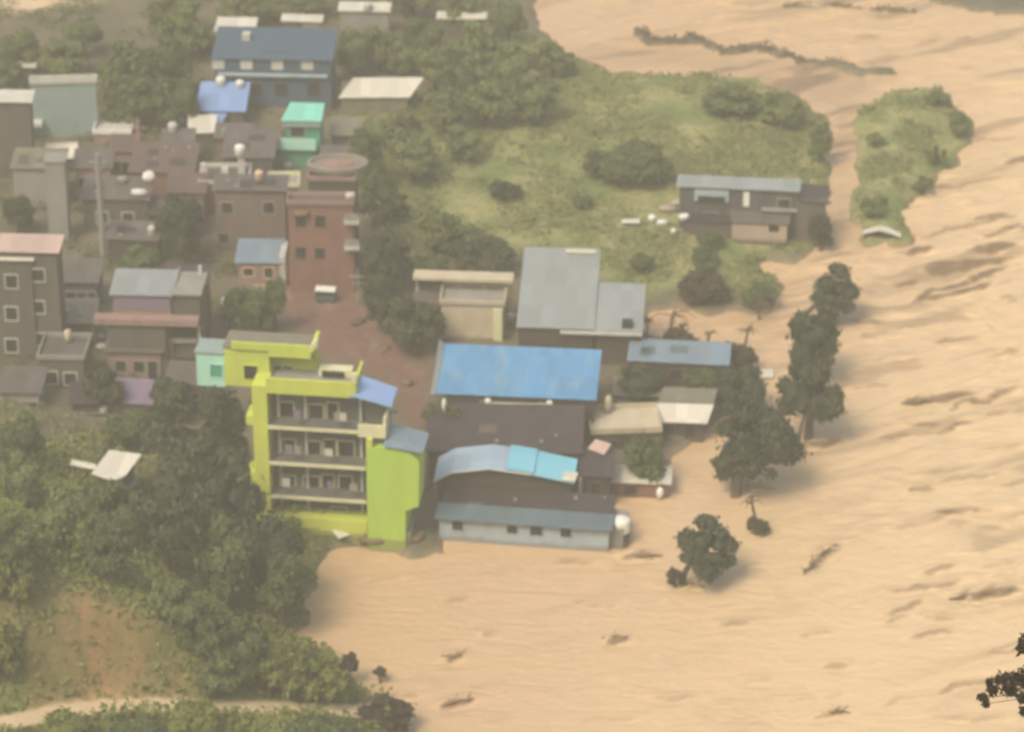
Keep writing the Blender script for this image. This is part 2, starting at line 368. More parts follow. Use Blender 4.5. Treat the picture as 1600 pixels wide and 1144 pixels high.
for x0, y0, x1, y1, am in WAVES:
    a, b = P(x0, y0), P(x1, y1); d = b[:2] - a[:2]; L = float(np.hypot(*d)); d = d / L
    s = (X - a[0]) * d[0] + (Y - a[1]) * d[1]; q = -(X - a[0]) * d[1] + (Y - a[1]) * d[0]
    q = q + .7 * (fbm(s * .5 + x0, s * 0 + y0 * .1) - .5) * 2
    if am < .65 and len(WAVES) > 0: q = q * 1.25
    env = sstep(s, -.15 * L, .35 * L) * (1 - sstep(s, .6 * L, 1.15 * L))
    g = env * (.6 + .8 * fbm(X * 1.2, Y * 1.2, 3))
    Zw = Zw + am * .42 * g * np.exp(-(q / .36) ** 2) - am * .25 * g * np.exp(-((q + .9) / .5) ** 2)
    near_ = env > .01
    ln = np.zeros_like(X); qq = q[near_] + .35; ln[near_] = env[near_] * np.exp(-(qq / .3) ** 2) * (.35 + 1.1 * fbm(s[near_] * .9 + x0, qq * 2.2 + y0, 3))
    silt_and_shade = silt_and_shade + min(1.1, 1.3 * am) * sstep(ln, .26, .66)  # wave shade painted as a dark line on each crest's near side
SHAL = wpoly([(870, 75), (1000, 70), (1400, 118), (1345, 165), (1340, 380), (1290, 380), (1285, 170), (1250, 150), (1100, 112), (950, 108)])
silt_and_shade = silt_and_shade + .3 * sstep(sdist(X, Y, SHAL) + 3 * (fbm(X * .2, Y * .4) - .5), -2, 2)
sheet('river_water', wx, wy, Zw, M['water'], {'silt_and_shade': np.clip(silt_and_shade, 0, 1), 'stream': sstep(X - .35 * Y + 8 * (fbm(X * .06, Y * .06) - .5), 6, 42)})
# ------------------------------------------------------------------ mesh builder, things
class MB:
    def __init__(s): s.v = []; s.f = []
    def add(s, vs, fs):
        n = len(s.v); s.v += [tuple(map(float, v)) for v in vs]; s.f += [tuple(n + i for i in f) for f in fs]; return s
    def box(s, a, b, c, d, e, f):
        return s.add([(a, c, e), (b, c, e), (b, d, e), (a, d, e), (a, c, f), (b, c, f), (b, d, f), (a, d, f)],
                     [(0, 3, 2, 1), (4, 5, 6, 7), (0, 1, 5, 4), (1, 2, 6, 5), (2, 3, 7, 6), (3, 0, 4, 7)])
    def slab(s, pts, th):
        """polygon (counter-clockwise from above) with thickness th below it"""
        n = len(pts); top = list(pts); bot = [(x, y, z - th) for x, y, z in pts]
        return s.add(top + bot, [tuple(range(n)), tuple(range(2 * n - 1, n - 1, -1))] + [(i, i + n, (i + 1) % n + n, (i + 1) % n) for i in range(n)])
    def prism(s, prof, y0, y1):
        """profile in x,z extruded along y"""
        n = len(prof)
        return s.add([(x, y0, z) for x, z in prof] + [(x, y1, z) for x, z in prof],
                     [tuple(range(n)), tuple(range(2 * n - 1, n - 1, -1))] + [(i, i + n, (i + 1) % n + n, (i + 1) % n) for i in range(n)])
    def tube(s, pts, rad, n=7):
        pts = [np.array(p, float) for p in pts]; rings = []
        for i, p in enumerate(pts):
            d = pts[min(i + 1, len(pts) - 1)] - pts[max(i - 1, 0)]; d /= np.linalg.norm(d) + 1e-9
            h = np.array([1, 0, 0]) if abs(d[0]) < .8 else np.array([0, 1, 0]); a = np.cross(d, h); a /= np.linalg.norm(a); b = np.cross(d, a)
            r = rad[i] if hasattr(rad, '__len__') else rad
            rings.append([p + r * (a * math.cos(2 * math.pi * k / n) + b * math.sin(2 * math.pi * k / n)) for k in range(n)])
        vs = [v for r_ in rings for v in r_]; fs = []
        for i in range(len(pts) - 1):
            for k in range(n): fs.append((i * n + k, i * n + (k + 1) % n, (i + 1) * n + (k + 1) % n, (i + 1) * n + k))
        fs += [tuple(range(n - 1, -1, -1)), tuple((len(pts) - 1) * n + k for k in range(n))]
        return s.add(vs, fs)
    def lathe(s, cx, cy, prof, n=20):
        vs = []; fs = []
        for r, z in prof: vs += [(cx + r * math.cos(2 * math.pi * k / n), cy + r * math.sin(2 * math.pi * k / n), z) for k in range(n)]
        for i in range(len(prof) - 1):
            for k in range(n): fs.append((i * n + k, i * n + (k + 1) % n, (i + 1) * n + (k + 1) % n, (i + 1) * n + k))
        return s.add(vs, fs)
    def build(s, name, mat, parent=None, bevel=0):
        me = bpy.data.meshes.new(name); me.from_pydata(s.v, [], s.f); me.update()
        me.materials.append(M[mat]); o = bpy.data.objects.new(name, me); COL.objects.link(o)
        if parent: o.parent = parent
        if bevel:
            b = o.modifiers.new('bevel', 'BEVEL'); b.width = bevel; b.segments = 2
        return o
def tag(o, label, cat, group=None, kind=None):
    if label: o['label'] = label
    if cat: o['category'] = cat
    if group: o['group'] = group
    if kind: o['kind'] = kind
    return o
def empty(name, loc, rz=0, label=None, cat=None, group=None):
    o = bpy.data.objects.new(name, None); COL.objects.link(o); o.empty_display_size = .5
    o.location = tuple(map(float, loc)); o.rotation_euler = (0, 0, rz); return tag(o, label, cat, group)
def box(name, mat, parent, *a, bevel=0): return MB().box(*a).build(name, mat, parent, bevel)

class Frame:
    """front-left eave at a pixel, height h above gz; u right, v away, w up from gz"""
    def __init__(s, xl, yl, xr, h, gz=.8, rot=-7):
        s.a = R(rot); s.h = h; s.gz = gz
        p = P(xl, yl, gz + h); s.O = np.array([p[0], p[1], gz])
        s.ex = np.array([math.cos(s.a), math.sin(s.a), 0]); s.ey = np.array([-math.sin(s.a), math.cos(s.a), 0])
        lo, hi = 0, 80
        for _ in range(40):
            mid = (lo + hi) / 2
            if proj(s.O + s.ex * mid + np.array([0, 0, h]))[0] < xr: lo = mid
            else: hi = mid
        s.w = lo
    def uw(s, px, py, v=0):
        d = ray(px, py); o = np.array([0, CY, CZ]); q = s.O + s.ey * v
        t = np.dot(q - o, s.ey) / np.dot(d, s.ey); p = o + d * t - s.O
        return float(np.dot(p, s.ex)), float(p[2])
    def uv(s, px, py, wz):
        p = P(px, py, s.gz + wz) - s.O; return float(np.dot(p, s.ex)), float(np.dot(p, s.ey))
    def root(s, name, label, cat, group=None): return empty(name, s.O, s.a, label, cat, group)
def window(root, u, w, ww, wh, v=0, frame='offwhite', pane='dark', name='window', side=None):
    fr = MB(); t = .09
    fr.box(u - ww / 2 - t, u + ww / 2 + t, v - .07, v + .01, w - wh / 2 - t, w - wh / 2); fr.box(u - ww / 2 - t, u + ww / 2 + t, v - .07, v + .01, w + wh / 2, w + wh / 2 + t)
    fr.box(u - ww / 2 - t, u - ww / 2, v - .06, v + .01, w - wh / 2, w + wh / 2); fr.box(u + ww / 2, u + ww / 2 + t, v - .06, v + .01, w - wh / 2, w + wh / 2)
    f = fr.build(name, frame, root)
    box('pane', pane, f, u - ww / 2, u + ww / 2, v - .022, v - .004, w - wh / 2, w + wh / 2)
    return f
def house(xl, yl, xr, h, depth, label, roof='mono', rise=.6, wall='greywall', rmat='rust', gz=.8, rot=-7, wins=(), doors=(), name='house', over=.25,
          cat='house', frame='offwhite', para='offwhite', group=None, skirt=2.0, shift=0):
    F = Frame(xl, yl, xr, h, gz, rot); L = F.w; r = F.root(name, label, cat, group)
    if roof == 'mono':
        # side-on profile: walls follow the slope of the roof
        m = MB(); m.add([(0, 0, -skirt), (L, 0, -skirt), (L, depth, -skirt), (0, depth, -skirt), (0, 0, h - .02), (L, 0, h - .02), (L, depth, h + rise - .02), (0, depth, h + rise - .02)],
                        [(0, 3, 2, 1), (4, 5, 6, 7), (0, 1, 5, 4), (1, 2, 6, 5), (2, 3, 7, 6), (3, 0, 4, 7)]); m.build('wall', wall, r)
        k = rise / depth; o = over
        MB().slab([(-o, -o, h - k * o + .08), (L + o, -o, h - k * o + .08), (L + o + shift, depth + o, h + rise + k * o + .08), (-o + shift, depth + o, h + rise + k * o + .08)], .07).build('roof', rmat, r)
        rr = random.Random(label); pm = {'rust': 'redrust', 'redrust': 'rust', 'brownroof': 'rust', 'greyblue': 'tealroof', 'oliveroof': 'brownroof'}.get(rmat)
        if pm and L > 3.5 and depth > 2:
            for _ in range(rr.randint(1, 3)):
                u = rr.uniform(.3, L - 2); v = rr.uniform(.2, depth - 1.4); a_, b_ = rr.uniform(.7, 1.5), rr.uniform(.6, 1.2); zf = lambda vv: h + k * vv + .12
                MB().slab([(u, v, zf(v)), (u + a_, v, zf(v)), (u + a_, v + b_, zf(v + b_)), (u, v + b_, zf(v + b_))], .03).build('roof_patch', pm, r)
        if rmat in ('rust', 'redrust', 'brownroof', 'oliveroof') and L > 3:
            pass
            for _ in range(rr.randint(2, 5)):
                u = rr.uniform(.2, L - .4); v = rr.uniform(.1, depth - .4); q = rr.uniform(.08, .2); zz = h + k * v; box('roof_stone', 'concrete', r, u, u + q * 1.6, v, v + q, zz + .05, zz + .1 + q)
    elif roof == 'gable':
        m = MB(); d2 = depth / 2
        m.add([(0, 0, -skirt), (L, 0, -skirt), (L, depth, -skirt), (0, depth, -skirt), (0, 0, h - .02), (L, 0, h - .02), (L, depth, h - .02), (0, depth, h - .02), (0, d2, h + rise - .02), (L, d2, h + rise - .02)],
              [(0, 3, 2, 1), (0, 1, 5, 4), (2, 3, 7, 6), (1, 2, 6, 9, 5), (3, 0, 4, 8, 7), (4, 5, 9, 8), (6, 7, 8, 9)]); m.build('wall', wall, r)
        k = rise / d2; o = over; rf = MB()
        rf.slab([(-o, -o, h - k * o + .08), (L + o, -o, h - k * o + .08), (L + o, d2, h + rise + .08), (-o, d2, h + rise + .08)], .07)
        rf.slab([(-o, d2, h + rise + .08), (L + o, d2, h + rise + .08), (L + o, depth + o, h - k * o + .08), (-o, depth + o, h - k * o + .08)], .07)
        rf.build('roof', rmat, r)
        MB().tube([(-o, d2, h + rise + .1), (L + o, d2, h + rise + .1)], .09, 6).build('ridge_cap', rmat, r)
    else:
        box('wall', wall, r, 0, L, 0, depth, -skirt, h - .12)
        box('roof', rmat, r, -.12, L + .12, -.12, depth + .12, h - .12, h)
        p = MB(); q = .35
        p.box(-.12, L + .12, -.12, 0, h + .002, h + q); p.box(-.12, L + .12, depth, depth + .12, h + .002, h + q)
        p.box(-.12, 0, .002, depth - .002, h + .002, h + q - .004); p.box(L, L + .12, .002, depth - .002, h + .002, h + q - .004); p.build('parapet', para, r)
    for x, y, ww, wh in wins:
        u, wz = F.uw(x, y); window(r, u, wz, ww, wh, 0, frame)
    for x, y, ww, wh in doors:
        u, wz = F.uw(x, y); window(r, u, wz, ww, wh, 0, frame, name='door')
    return F, r

# ================================================================== the lime and yellow building on the bank
def lime_building():
    F = Frame(420, 597, 572, 12.3, .6, -7); r = F.root('apartment_building', 'tall lime and yellow building with stacked open balconies at the water edge', 'building')
    D = 3.3; gz = F.gz
    u0, _ = F.uw(397, 700); uc, _ = F.uw(420, 700); ur, _ = F.uw(571, 700)
    top = F.uw(480, 617)[1]                       # underside of the terrace parapet band
    s1, s2, s3 = F.uw(495, 671)[1], F.uw(495, 727)[1], F.uw(495, 779)[1]; s4 = F.uw(495, 811)[1]; btm = -2
    # core behind the balconies
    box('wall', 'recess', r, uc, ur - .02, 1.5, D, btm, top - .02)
    col = MB(); col.box(u0, uc, -.05, D + .02, btm, F.uw(408, 603)[1]); ul = F.uw(385, 760)[0]
    col.box(ul, u0 - .002, .3, 2.0, btm, F.uw(400, 742)[1]); col.box(ul + .1, u0 - .002, .3, 2.0, F.uw(400, 668)[1], F.uw(400, 654)[1]); col.build('side_wall', 'yellow', r)
    box('lower_wall', 'yellow', r, uc + .002, ur - .02, -.02, 1.498, btm, s4)
    for k, s in enumerate((s1, s2, s3)):
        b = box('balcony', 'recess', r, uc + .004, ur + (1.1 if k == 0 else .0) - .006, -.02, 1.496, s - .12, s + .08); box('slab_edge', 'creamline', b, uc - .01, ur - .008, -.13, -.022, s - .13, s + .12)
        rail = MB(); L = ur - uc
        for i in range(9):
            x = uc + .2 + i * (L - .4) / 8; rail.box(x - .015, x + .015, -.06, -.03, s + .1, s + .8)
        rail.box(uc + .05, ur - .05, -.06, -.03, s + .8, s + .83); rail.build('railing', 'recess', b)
        cl = random.Random(k)
        for i in range(3):
            x = cl.uniform(uc + .4, ur - 1); box('laundry', ('offwhite', 'mauve', 'concrete')[(k + i) % 3], b, x, x + cl.uniform(.3, .6), .1, .13, s + .75, s + cl.uniform(1.3, 1.5))
    # windows and doors inside the balconies
    for px, py, ww, wh, nm in ((494, 645, 1.0, 1.3, 'window'), (520, 648, .75, 1.9, 'door'), (448, 645, 1.0, 1.7, 'door'), (490, 701, 1.0, 1.2, 'window'),
                               (516, 704, .8, 1.8, 'door'), (541, 701, 1.1, 1.2, 'window'), (452, 703, .9, 1.7, 'door'), (487, 757, 1.1, 1.3, 'window'),
                               (513, 758, .8, 1.7, 'door'), (540, 757, .9, 1.4, 'window'), (450, 757, 1.0, 1.5, 'window'), (470, 798, 1.1, .7, 'window'), (530, 800, 1.1, .7, 'window')):
        u, wz = F.uw(px, py, 1.5); window(r, u, wz, ww, wh, 1.5, 'creamline', name=nm)
    for px in (432, 474, 560):
        u, _ = F.uw(px, 700); MB().box(u - .09, u + .09, 1.2, 1.45, 1, top - .02).build('pillar', 'offwhite', r)
    # terrace parapet band on top
    tw = F.uw(480, 594)[1]; ue = F.uw(556, 600)[0]
    b = MB(); b.box(uc, ue, -.1, .1, top, tw); b.box(ue - .2, ue, .102, D, top, tw - .004); b.build('terrace_parapet', 'yellow', r)
    box('terrace_slab', 'concrete', r, uc + .002, ue - .202, .102, D, top + .001, top + .25)
    MB().box(ue - .28, ue + .06, -.16, .2, tw + .002, tw + .75).build('parapet_post', 'creamline', r)
    # penthouse
    v1 = 1.9
    pu0, pw0 = F.uw(352, 602, v1); pu1 = F.uw(422, 602, v1)[0]; pu2 = F.uw(490, 595, v1)[0]; ptop = F.uw(430, 547, v1)[1]
    ph = MB(); ph.box(pu0, pu1, v1, v1 + 2.4, pw0, ptop); ph.box(pu1 + .002, pu2, v1 + 1.3, v1 + 2.39, top + .252, ptop - .004); ph.build('penthouse', 'yellow', r)
    box('penthouse_roof', 'oliveroof', r, pu0 - .05, pu2 + .1, v1 - .1, v1 + 2.45, ptop + .002, ptop + .1)
    pr = MB(); pr.box(pu0 + .6, pu2 - .122, v1 - .2, v1 - .02, ptop - .002, ptop + .55); pr.box(pu2 - .12, pu2 + .15, v1 - .2, v1 + 2.3, ptop + .102, ptop + .52)
    pr.box(pu1, pu2 - .124, v1 - .19, v1 - .03, ptop - .45, ptop - .004); pr.build('roof_parapet', 'yellow', r)
    MB().slab([(pu2 - .1, v1 - .25, ptop + .56), (pu2 + .35, v1 - .1, ptop + 1.0), (pu2 + .4, v1 + .3, ptop + 1.1), (pu2 - .1, v1 + .3, ptop + .56)], .5).build('corner_horn', 'creamline', r)
    u, wz = F.uw(392, 582, v1); window(r, u, wz, .95, 1.1, v1, 'yellow')
    u, wz = F.uw(450, 583, v1 + 1.3); window(r, u, wz, .65, 1.1, v1 + 1.3, 'creamline'); u, wz = F.uw(433, 582, v1 + 1.3); window(r, u, wz, .7, 1.1, v1 + 1.3, 'creamline', 'recess', 'door')
    # mint room on the left of the penthouse
    mu = F.uw(308, 600, v1)[0]; m = box('side_room', 'mint', r, mu, pu0 - .004, v1 + .05, v1 + 2, F.uw(330, 604, v1)[1], F.uw(330, 553, v1)[1])
    u, wz = F.uw(338, 580, v1); window(m, u, wz, .85, 1.0, v1 + .05, 'mint', 'mintdeep')
    box('side_room_roof', 'teal', r, mu - .1, pu0 - .01, v1 - .05, v1 + 2.1, F.uw(330, 553, v1)[1] + .002, F.uw(330, 553, v1)[1] + .12)
    # stair head on the right of the terrace
    su0 = F.uw(492, 600, 2.5)[0]; su1 = F.uw(550, 600, 2.5)[0]; sw = F.uw(520, 580, 2.5)[1]
    box('stair_head', 'creamline', r, su0 + .3, su1, 2.4, 3.25, top + .252, top + .8); box('stair_opening', 'dark', r, su0 + .6, su1 - .5, 2.15, 2.199, top + .3, top + .8)
    # right hand wing
    a0 = ur; a1 = F.uw(600, 660)[0]
    box('wing_wall', 'recess', r, a0, a1 - .02, 1.2, D, btm, F.uw(575, 640)[1])
    k0, k1 = F.uw(560, 661)[0], F.uw(603, 661)[0]; kw0, kw1 = F.uw(580, 681)[1], F.uw(580, 662)[1]
    box('wing_parapet', 'creamline', r, k0, k1, -.3, -.1, kw0, kw1)
    box('wing_parapet', 'creamline', r, k1 - .2, k1, -.098, 1.5, kw0, kw1 + .5)
    box('wing_slab', 'creamline', r, k0 + .01, k1 - .202, -.098, 1.19, kw0 + .02, kw0 + .2)
    au = [F.uw(x, 620) for x in (550, 612)]
    h0, h1 = F.uw(548, 606)[1], F.uw(612, 622)[1]
    MB().slab([(au[0][0] - .1, -.3, h0 - .45), (au[1][0], -.3, h1 - .55), (au[1][0] + .15, 1.9, h1 - .2), (au[0][0] + .1, 1.9, h0 + .1)], .07).build('awning', 'paleblue', r)
    # lime block
    l0, l1 = F.uw(573, 760, -.6)[0], F.uw(655, 720, -.6)[0]; l2 = F.uw(634, 830, -.6)[0]; lt = F.uw(600, 702, -.6)[1]; lm = F.uw(640, 793, -.6)[1]
    lb = MB(); lb.prism([(l0, btm), (l2, btm), (l2, lm - .3), (l1 - .1, lm + .1), (l1, lt - .9), (l1 - .7, lt - .15), (l1 - 1.6, lt), (l0, lt)], -.6, 2.2); lb.build('lime_wing', 'lime', r)
    box('wing_pillar', 'yellow', r, l0 + .02, l0 + .45, -.58, -.2, lt + .002, kw0 - .01)
    c0 = F.uw(600, 690, -.4); c1 = F.uw(662, 700, -.4)
    MB().slab([(c0[0], -.8, lt + .35), (c1[0], -.8, lt + .02), (c1[0] + .1, 1.6, lt + .3), (c0[0] + .1, 1.6, lt + .95)], .07).build('wing_awning', 'greyblue', r)
    box('base_step', 'concrete', r, l2 + .002, l2 + .3, -.3, 2, btm, .9)
lime_building()

# ================================================================== houses around it
F, r = house(688, 613, 927, 3.6, 5.6, 'long house with one broad bright blue sloping roof', rise=.95, wall='brownwall', rmat='blueroof', frame='concrete', rot=-5,
             wins=[(760, 634, .8, .7), (850, 637, .8, .7)])
MB().slab([(-.7, -.6, 3.65), (-.31, -.3, 3.6), (-.31, 5.85, 4.7), (-.7, 5.85, 5.0)], .12).build('gutter_edge', 'greyroof', r)
house(668, 703, 906, 3.0, 5.7, 'dark rusty roofed house between the blue roof and the arched roof', rise=.6, wall='brownwall', rmat='rust', gz=.5, rot=-2)
F = Frame(684, 744, 893, 3.0, .2, -3); r = F.root('house', 'house with arched blue grey roof ending in bright cyan sheets', 'house'); L = F.w
prof = [(0, 0), (.1, .55), (.38, .95), (.7, .55), (1.0, -.15)]
m = MB(); m.prism([(0, -2)] + [(L, -2)] + [(L * a, 3.0 + b - .1) for a, b in reversed(prof)], 0, 2.4); m.build('wall', 'brownwall', r)
def strip(a, b, mat, nm, up=0):
    m = MB(); D = 2.6; za, zb = 3.0 + a[1] + up, 3.0 + b[1] + up
    m.slab([(L * a[0], -.35, za), (L * b[0], -.35, zb), (L * b[0] + .15, D, zb + .35), (L * a[0] + .15, D, za + .35)], .08); m.build(nm, mat, r)
strip((-.03, -.25), prof[1], 'archroof', 'roof'); strip(prof[1], prof[2], 'archroof', 'roof'); strip(prof[2], prof[3], 'archroof', 'roof'); strip(prof[3], (1.02, -.1), 'cyanroof', 'roof')
strip((.52, .86), (.72, .56), 'cyanroof', 'roof_patch', .1)
for px, ww in ((735, 1.2), (820, 1.4)):
    u, wz = F.uw(px, 770); window(r, u, wz, ww, .9, 0, 'wood')
MB().slab([(L * .93, -.42, 3.22), (L * 1.03, -.42, 3.12), (L * 1.03 + .15, .6, 3.26), (L * .93 + .15, .6, 3.36)], .08).build('roof_tip', 'whiteroof', r)
MB().tube([(L * -.03, -.37, 2.72), (L * .1, -.37, 3.5), (L * .38, -.37, 3.92), (L * .7, -.37, 3.52)], .07, 6).build('edge_trim', 'offwhite', r)
# long low pale house standing in the flood
F, r = house(686, 808, 951, 2.0, 4.0, 'long low pale house standing in the flood with four small square windows', rise=.35, wall='palewall', rmat='rust', gz=-.05, rot=-8, over=.1,
             wins=[(715, 821, .75, .75), (800, 827, .75, .7), (838, 829, .9, .8), (884, 832, .75, .75)], frame='palewall')
MB().slab([(-.3, -.45, 2.12), (F.w + .3, -.45, 2.12), (F.w + .3, 1.5, 2.36), (-.3, 1.5, 2.36)], .07).build('eave_sheet', 'tealroof', r)
u, wz = 0, 0
box('end_wall', 'concrete', r, F.w + .02, F.w + 1.0, .6, 3.4, -2, 1.7)
F, r = house(907, 742, 953, 2.6, 3.2, 'narrow dark brown house between the arched roof and the half sunk shed', rise=.4, wall='brownwall', rmat='rust', gz=.1, rot=-6, doors=[(930, 768, .7, 1.5)], frame='wood')
box('corner_post', 'offwhite', r, -.1, .12, -.3, -.1, -1, 2.5)
# light grey L shaped roof
F = Frame(810, 510, 926, 3.4, .8, -4); r = F.root('house', 'house with light grey L shaped sheet roof beside the flooded plot', 'house'); L = F.w
u2, v2 = F.uv(1001, 522, 3.4)
def monobox(u0, u1, v0, v1, h0, h1, wm, rm, nm='roof'):
    MB().add([(u0, v0, -2), (u1, v0, -2), (u1, v1, -2), (u0, v1, -2), (u0, v0, h0 - .02), (u1, v0, h0 - .02), (u1, v1, h1 - .02), (u0, v1, h1 - .02)],
             [(0, 3, 2, 1), (4, 5, 6, 7), (0, 1, 5, 4), (1, 2, 6, 5), (2, 3, 7, 6), (3, 0, 4, 7)]).build('wall', wm, r)
    MB().slab([(u0 - .15, v0 - .2, h0), (u1 + .15, v0 - .2, h0), (u1 + .15, v1 + .2, h1 + .1), (u0 - .15, v1 + .2, h1 + .1)], .07).build(nm, rm, r)
monobox(0, L, 0, 9.2, 3.45, 5.6, 'brownwall', 'greyroof'); monobox(L + .31, u2, 0, 5.5, 3.35, 4.5, 'brownwall', 'greyroof')
u, v = F.uv(903, 400, 5.6); box('ridge_sheet', 'whiteroof', r, L - 2.6, L - .2, 8.6, 9.3, 5.62, 5.72)
u, v = F.uv(980, 505, 3.7); box('roof_hatch', 'dark', r, u - .4, u + .4, v - .5, v + .3, 3.55, 3.95)
box('gutter', 'offwhite', r, L - 2.5, u2 + .1, -.5, -.25, 3.1, 3.3)
# cream flat roofed building
F, r = house(689, 473, 787, 3.4, 2.9, 'cream flat roofed building with a canopy slab across its roof terrace', roof='flat', wall='cream', rmat='concrete', para='cream', gz=.8, rot=-4)
L = F.w
box('canopy', 'cream', r, -2.4, L + .6, 1.9, 3.3, 4.35, 4.6)
for u in (-2.2, 1.2, 3.2, L - .2): MB().box(u, u + .15, 2.5, 2.65, 3.4 if u > 0 else -2, 4.348).build('post', 'cream', r)
box('side_wing', 'greywall', r, -2.4, -.14, .8, 3.2, -2, 3.0)
box('buttress', 'creamline', r, L - .8, L - .1, -.35, -.122, -2, 3.1)
# houses among the trees on the right
F, r = house(985, 562, 1135, 2.6, 2.6, 'low house with pale grey blue roof behind the courtyard', rise=.3, wall='brownwall', rmat='greyblue', gz=.3, rot=-6, wins=[(1010, 580, .7, .8), (1060, 586, 1.4, .8)], frame='wood')
house(962, 616, 1030, 1.2, 2.2, 'small dark shed with low brown roof left of the cream roofed hut', rise=.2, wall='brownwall', rmat='oliveroof', gz=.3, rot=-3, cat='shed', name='shed')
F = Frame(1020, 656, 1103, 1.9, .0, -4); r = F.root('hut', 'hut with cream front roof slope and olive rear roof by the trees', 'hut'); L = F.w
box('wall', 'brownwall', r, .2, L - .2, .1, 3.4, -2, 1.85)
MB().slab([(-.1, -.25, 1.9), (L + .1, -.25, 1.9), (L + .55, 1.15, 2.75), (.35, 1.15, 2.75)], .09).build('front_roof', 'whiteroof', r)
MB().slab([(.35, 1.16, 2.77), (L + .55, 1.16, 2.77), (L + .75, 3.3, 2.95), (.7, 3.3, 2.95)], .09).build('rear_roof', 'oliveroof', r)
window(r, L * .3, 1.1, .8, .8, .1, 'wood'); window(r, L * .7, .9, .8, 1.4, .1, 'wood', name='door')
house(925, 676, 1032, 2.2, 3.6, 'brown house with a flat tan slab roof beside the hut', roof='flat', wall='brownwall', rmat='cream', para='cream', gz=.1, rot=4, wins=[(955, 695, .8, .7)], frame='wood')
house(958, 752, 1044, 1.5, 1.8, 'half sunk shed with cream sheet roof and brown walls', rise=.15, wall='redwall', rmat='whiteroof', gz=-.2, rot=-4, cat='shed', name='shed', doors=[(985, 770, .8, 1.0)], frame='wood')
# house out in the green field
F, r = house(1062, 290, 1246, 4.3, 1.3, 'dark two storey house alone in the green field', rise=.2, wall='housewall', rmat='greyroof', gz=.7, rot=-6, frame='concrete',
             wins=[(1110, 340, 1.2, .9), (1225, 318, 1.0, .8)])
u0, w0 = F.uw(1085, 312); u1, w1 = F.uw(1139, 298); box('upper_room', 'palewall', r, u0, u1, -.25, -.002, w0, w1)
u, wz = F.uw(1112, 311, -.25); box('balcony', 'dark', r, u0 + .3, u1 - .3, -.3, -.252, w0 + .05, w0 + .5)
u0, w0 = F.uw(1143, 376, -1.6); u1, w1 = F.uw(1230, 350, -1.6); a = box('annex', 'pinkroof2', r, u0, u1, -1.6, -.02, w0 + .02, w1); box('annex_base', 'brownwall', r, u0 + .02, u1 - .02, -1.58, -.02, -1.5, w0)
wu0, ww0 = F.uw(1248, 310); wu1, _ = F.uw(1288, 372); box('side_wing', 'greywall', r, F.w + .02, wu1, -.4, 2.2, -2, ww0); MB().slab([(F.w, -.6, ww0 + .06), (wu1 + .2, -.6, ww0 - .1), (wu1 + .2, 2.4, ww0 + .15), (F.w, 2.4, ww0 + .3)], .05).build('wing_roof', 'rust', r)
box('front_store', 'greywall', r, .4, u0 - .1, -1.2, -.02, -1.5, 1.6); box('store_roof', 'rust', r, .3, u0 - .05, -1.35, -.03, 1.602, 1.68)
u, wz = F.uw(1209, 357, -1.6); window(a, u, wz, .9, .7, -1.6, 'peach')
MB().slab([(u0 - .2, -1.8, w1 + .06), (u1 + .2, -1.8, w1 + .06), (u1 + .2, -.02, w1 + .3), (u0 - .2, -.02, w1 + .3)], .06).build('annex_roof', 'brownroof', r)
u, wz = F.uw(1166, 311); box('hanging_sheet', 'white', r, u - .25, u + .25, -.1, -.01, wz - .65, wz + .65)
u0, wz = F.uw(1190, 325); u1, _ = F.uw(1246, 333); box('ledge', 'concrete', r, u0, u1, -.5, -.003, wz - .08, wz + .08)
house(1290, 320, 1242, 3, 2, '', ) if False else None

# ================================================================== upper left: the old town
F, r = house(335, 90, 516, 5.0, 4.6, 'large slate blue building with a row of four pale windows', rise=.9, wall='slatewall', rmat='greyblue', gz=1.2, rot=-3, cat='building', name='building',
             wins=[(341, 100, .9, .8), (385, 100, .9, .8), (433, 101, .9, .8), (480, 101, .9, .8), (392, 62, .01, .01)][:4], frame='offwhite')
for o in list(r.children):
    if o.name.startswith('roof'): o.data.materials[0] = M['slatewall']
    if o.name.startswith('window'):
        for c in o.children: c.data.materials[0] = M['offwhite']
u0, wz = F.uw(385, 115); u1, _ = F.uw(462, 117); box('ledge', 'palewall', r, .3, F.w - .3, -.45, -.004, wz - .1, wz + .06)
for px in (400, 440, 490):
    u, wz = F.uw(px, 140); window(r, u, wz, 1.1, 1.2, 0, 'slatewall')
u, v = F.uv(385, 62, 5.6); box('skylight', 'offwhite', r, u - .35, u + .35, v - .3, v + .5, 5.3, 6.2)
F, r = house(340, 47, 395, 3, 2, 'pale roofed house just behind the left end of the slate blue building', rise=.3, wall='teal', rmat='whiteroof', gz=1.2, rot=-3)
house(443, 32, 466, 3, .9, 'small shed with bright white roof behind the slate blue building', rise=.1, rmat='whiteroof', gz=1.2, rot=-3, wall='greywall', name='shed', cat='shed')
house(473, 33, 500, 3, .9, 'small shed with cream yellow roof right of the white roofed one', rise=.1, rmat='whiteroof', gz=1.2, rot=-3, wall='concrete', name='shed', cat='shed')
house(310, 55, 352, 2.5, .9, 'low grey roofed shed at the left end of the slate blue building', rise=.1, rmat='greyroof', gz=1.2, rot=-3, wall='greywall', name='shed', cat='shed')
house(532, 16, 606, 2.6, 1.4, 'grey house with long off white roof at the top of the town', rise=.15, rmat='whiteroof', gz=1.2, rot=-3, wall='concrete')
house(686, 28, 762, 2.2, .9, 'long low white roofed shed among the far trees', rise=.1, rmat='whiteroof', gz=1.0, rot=-2, wall='greywall', name='shed', cat='shed')
F, r = house(533, 151, 636, 1.8, 2.3, 'low house with a glaring cream white slanted roof', rise=.6, rmat='whiteroof', gz=1.0, rot=1, wall='oliveroof', shift=1.3)
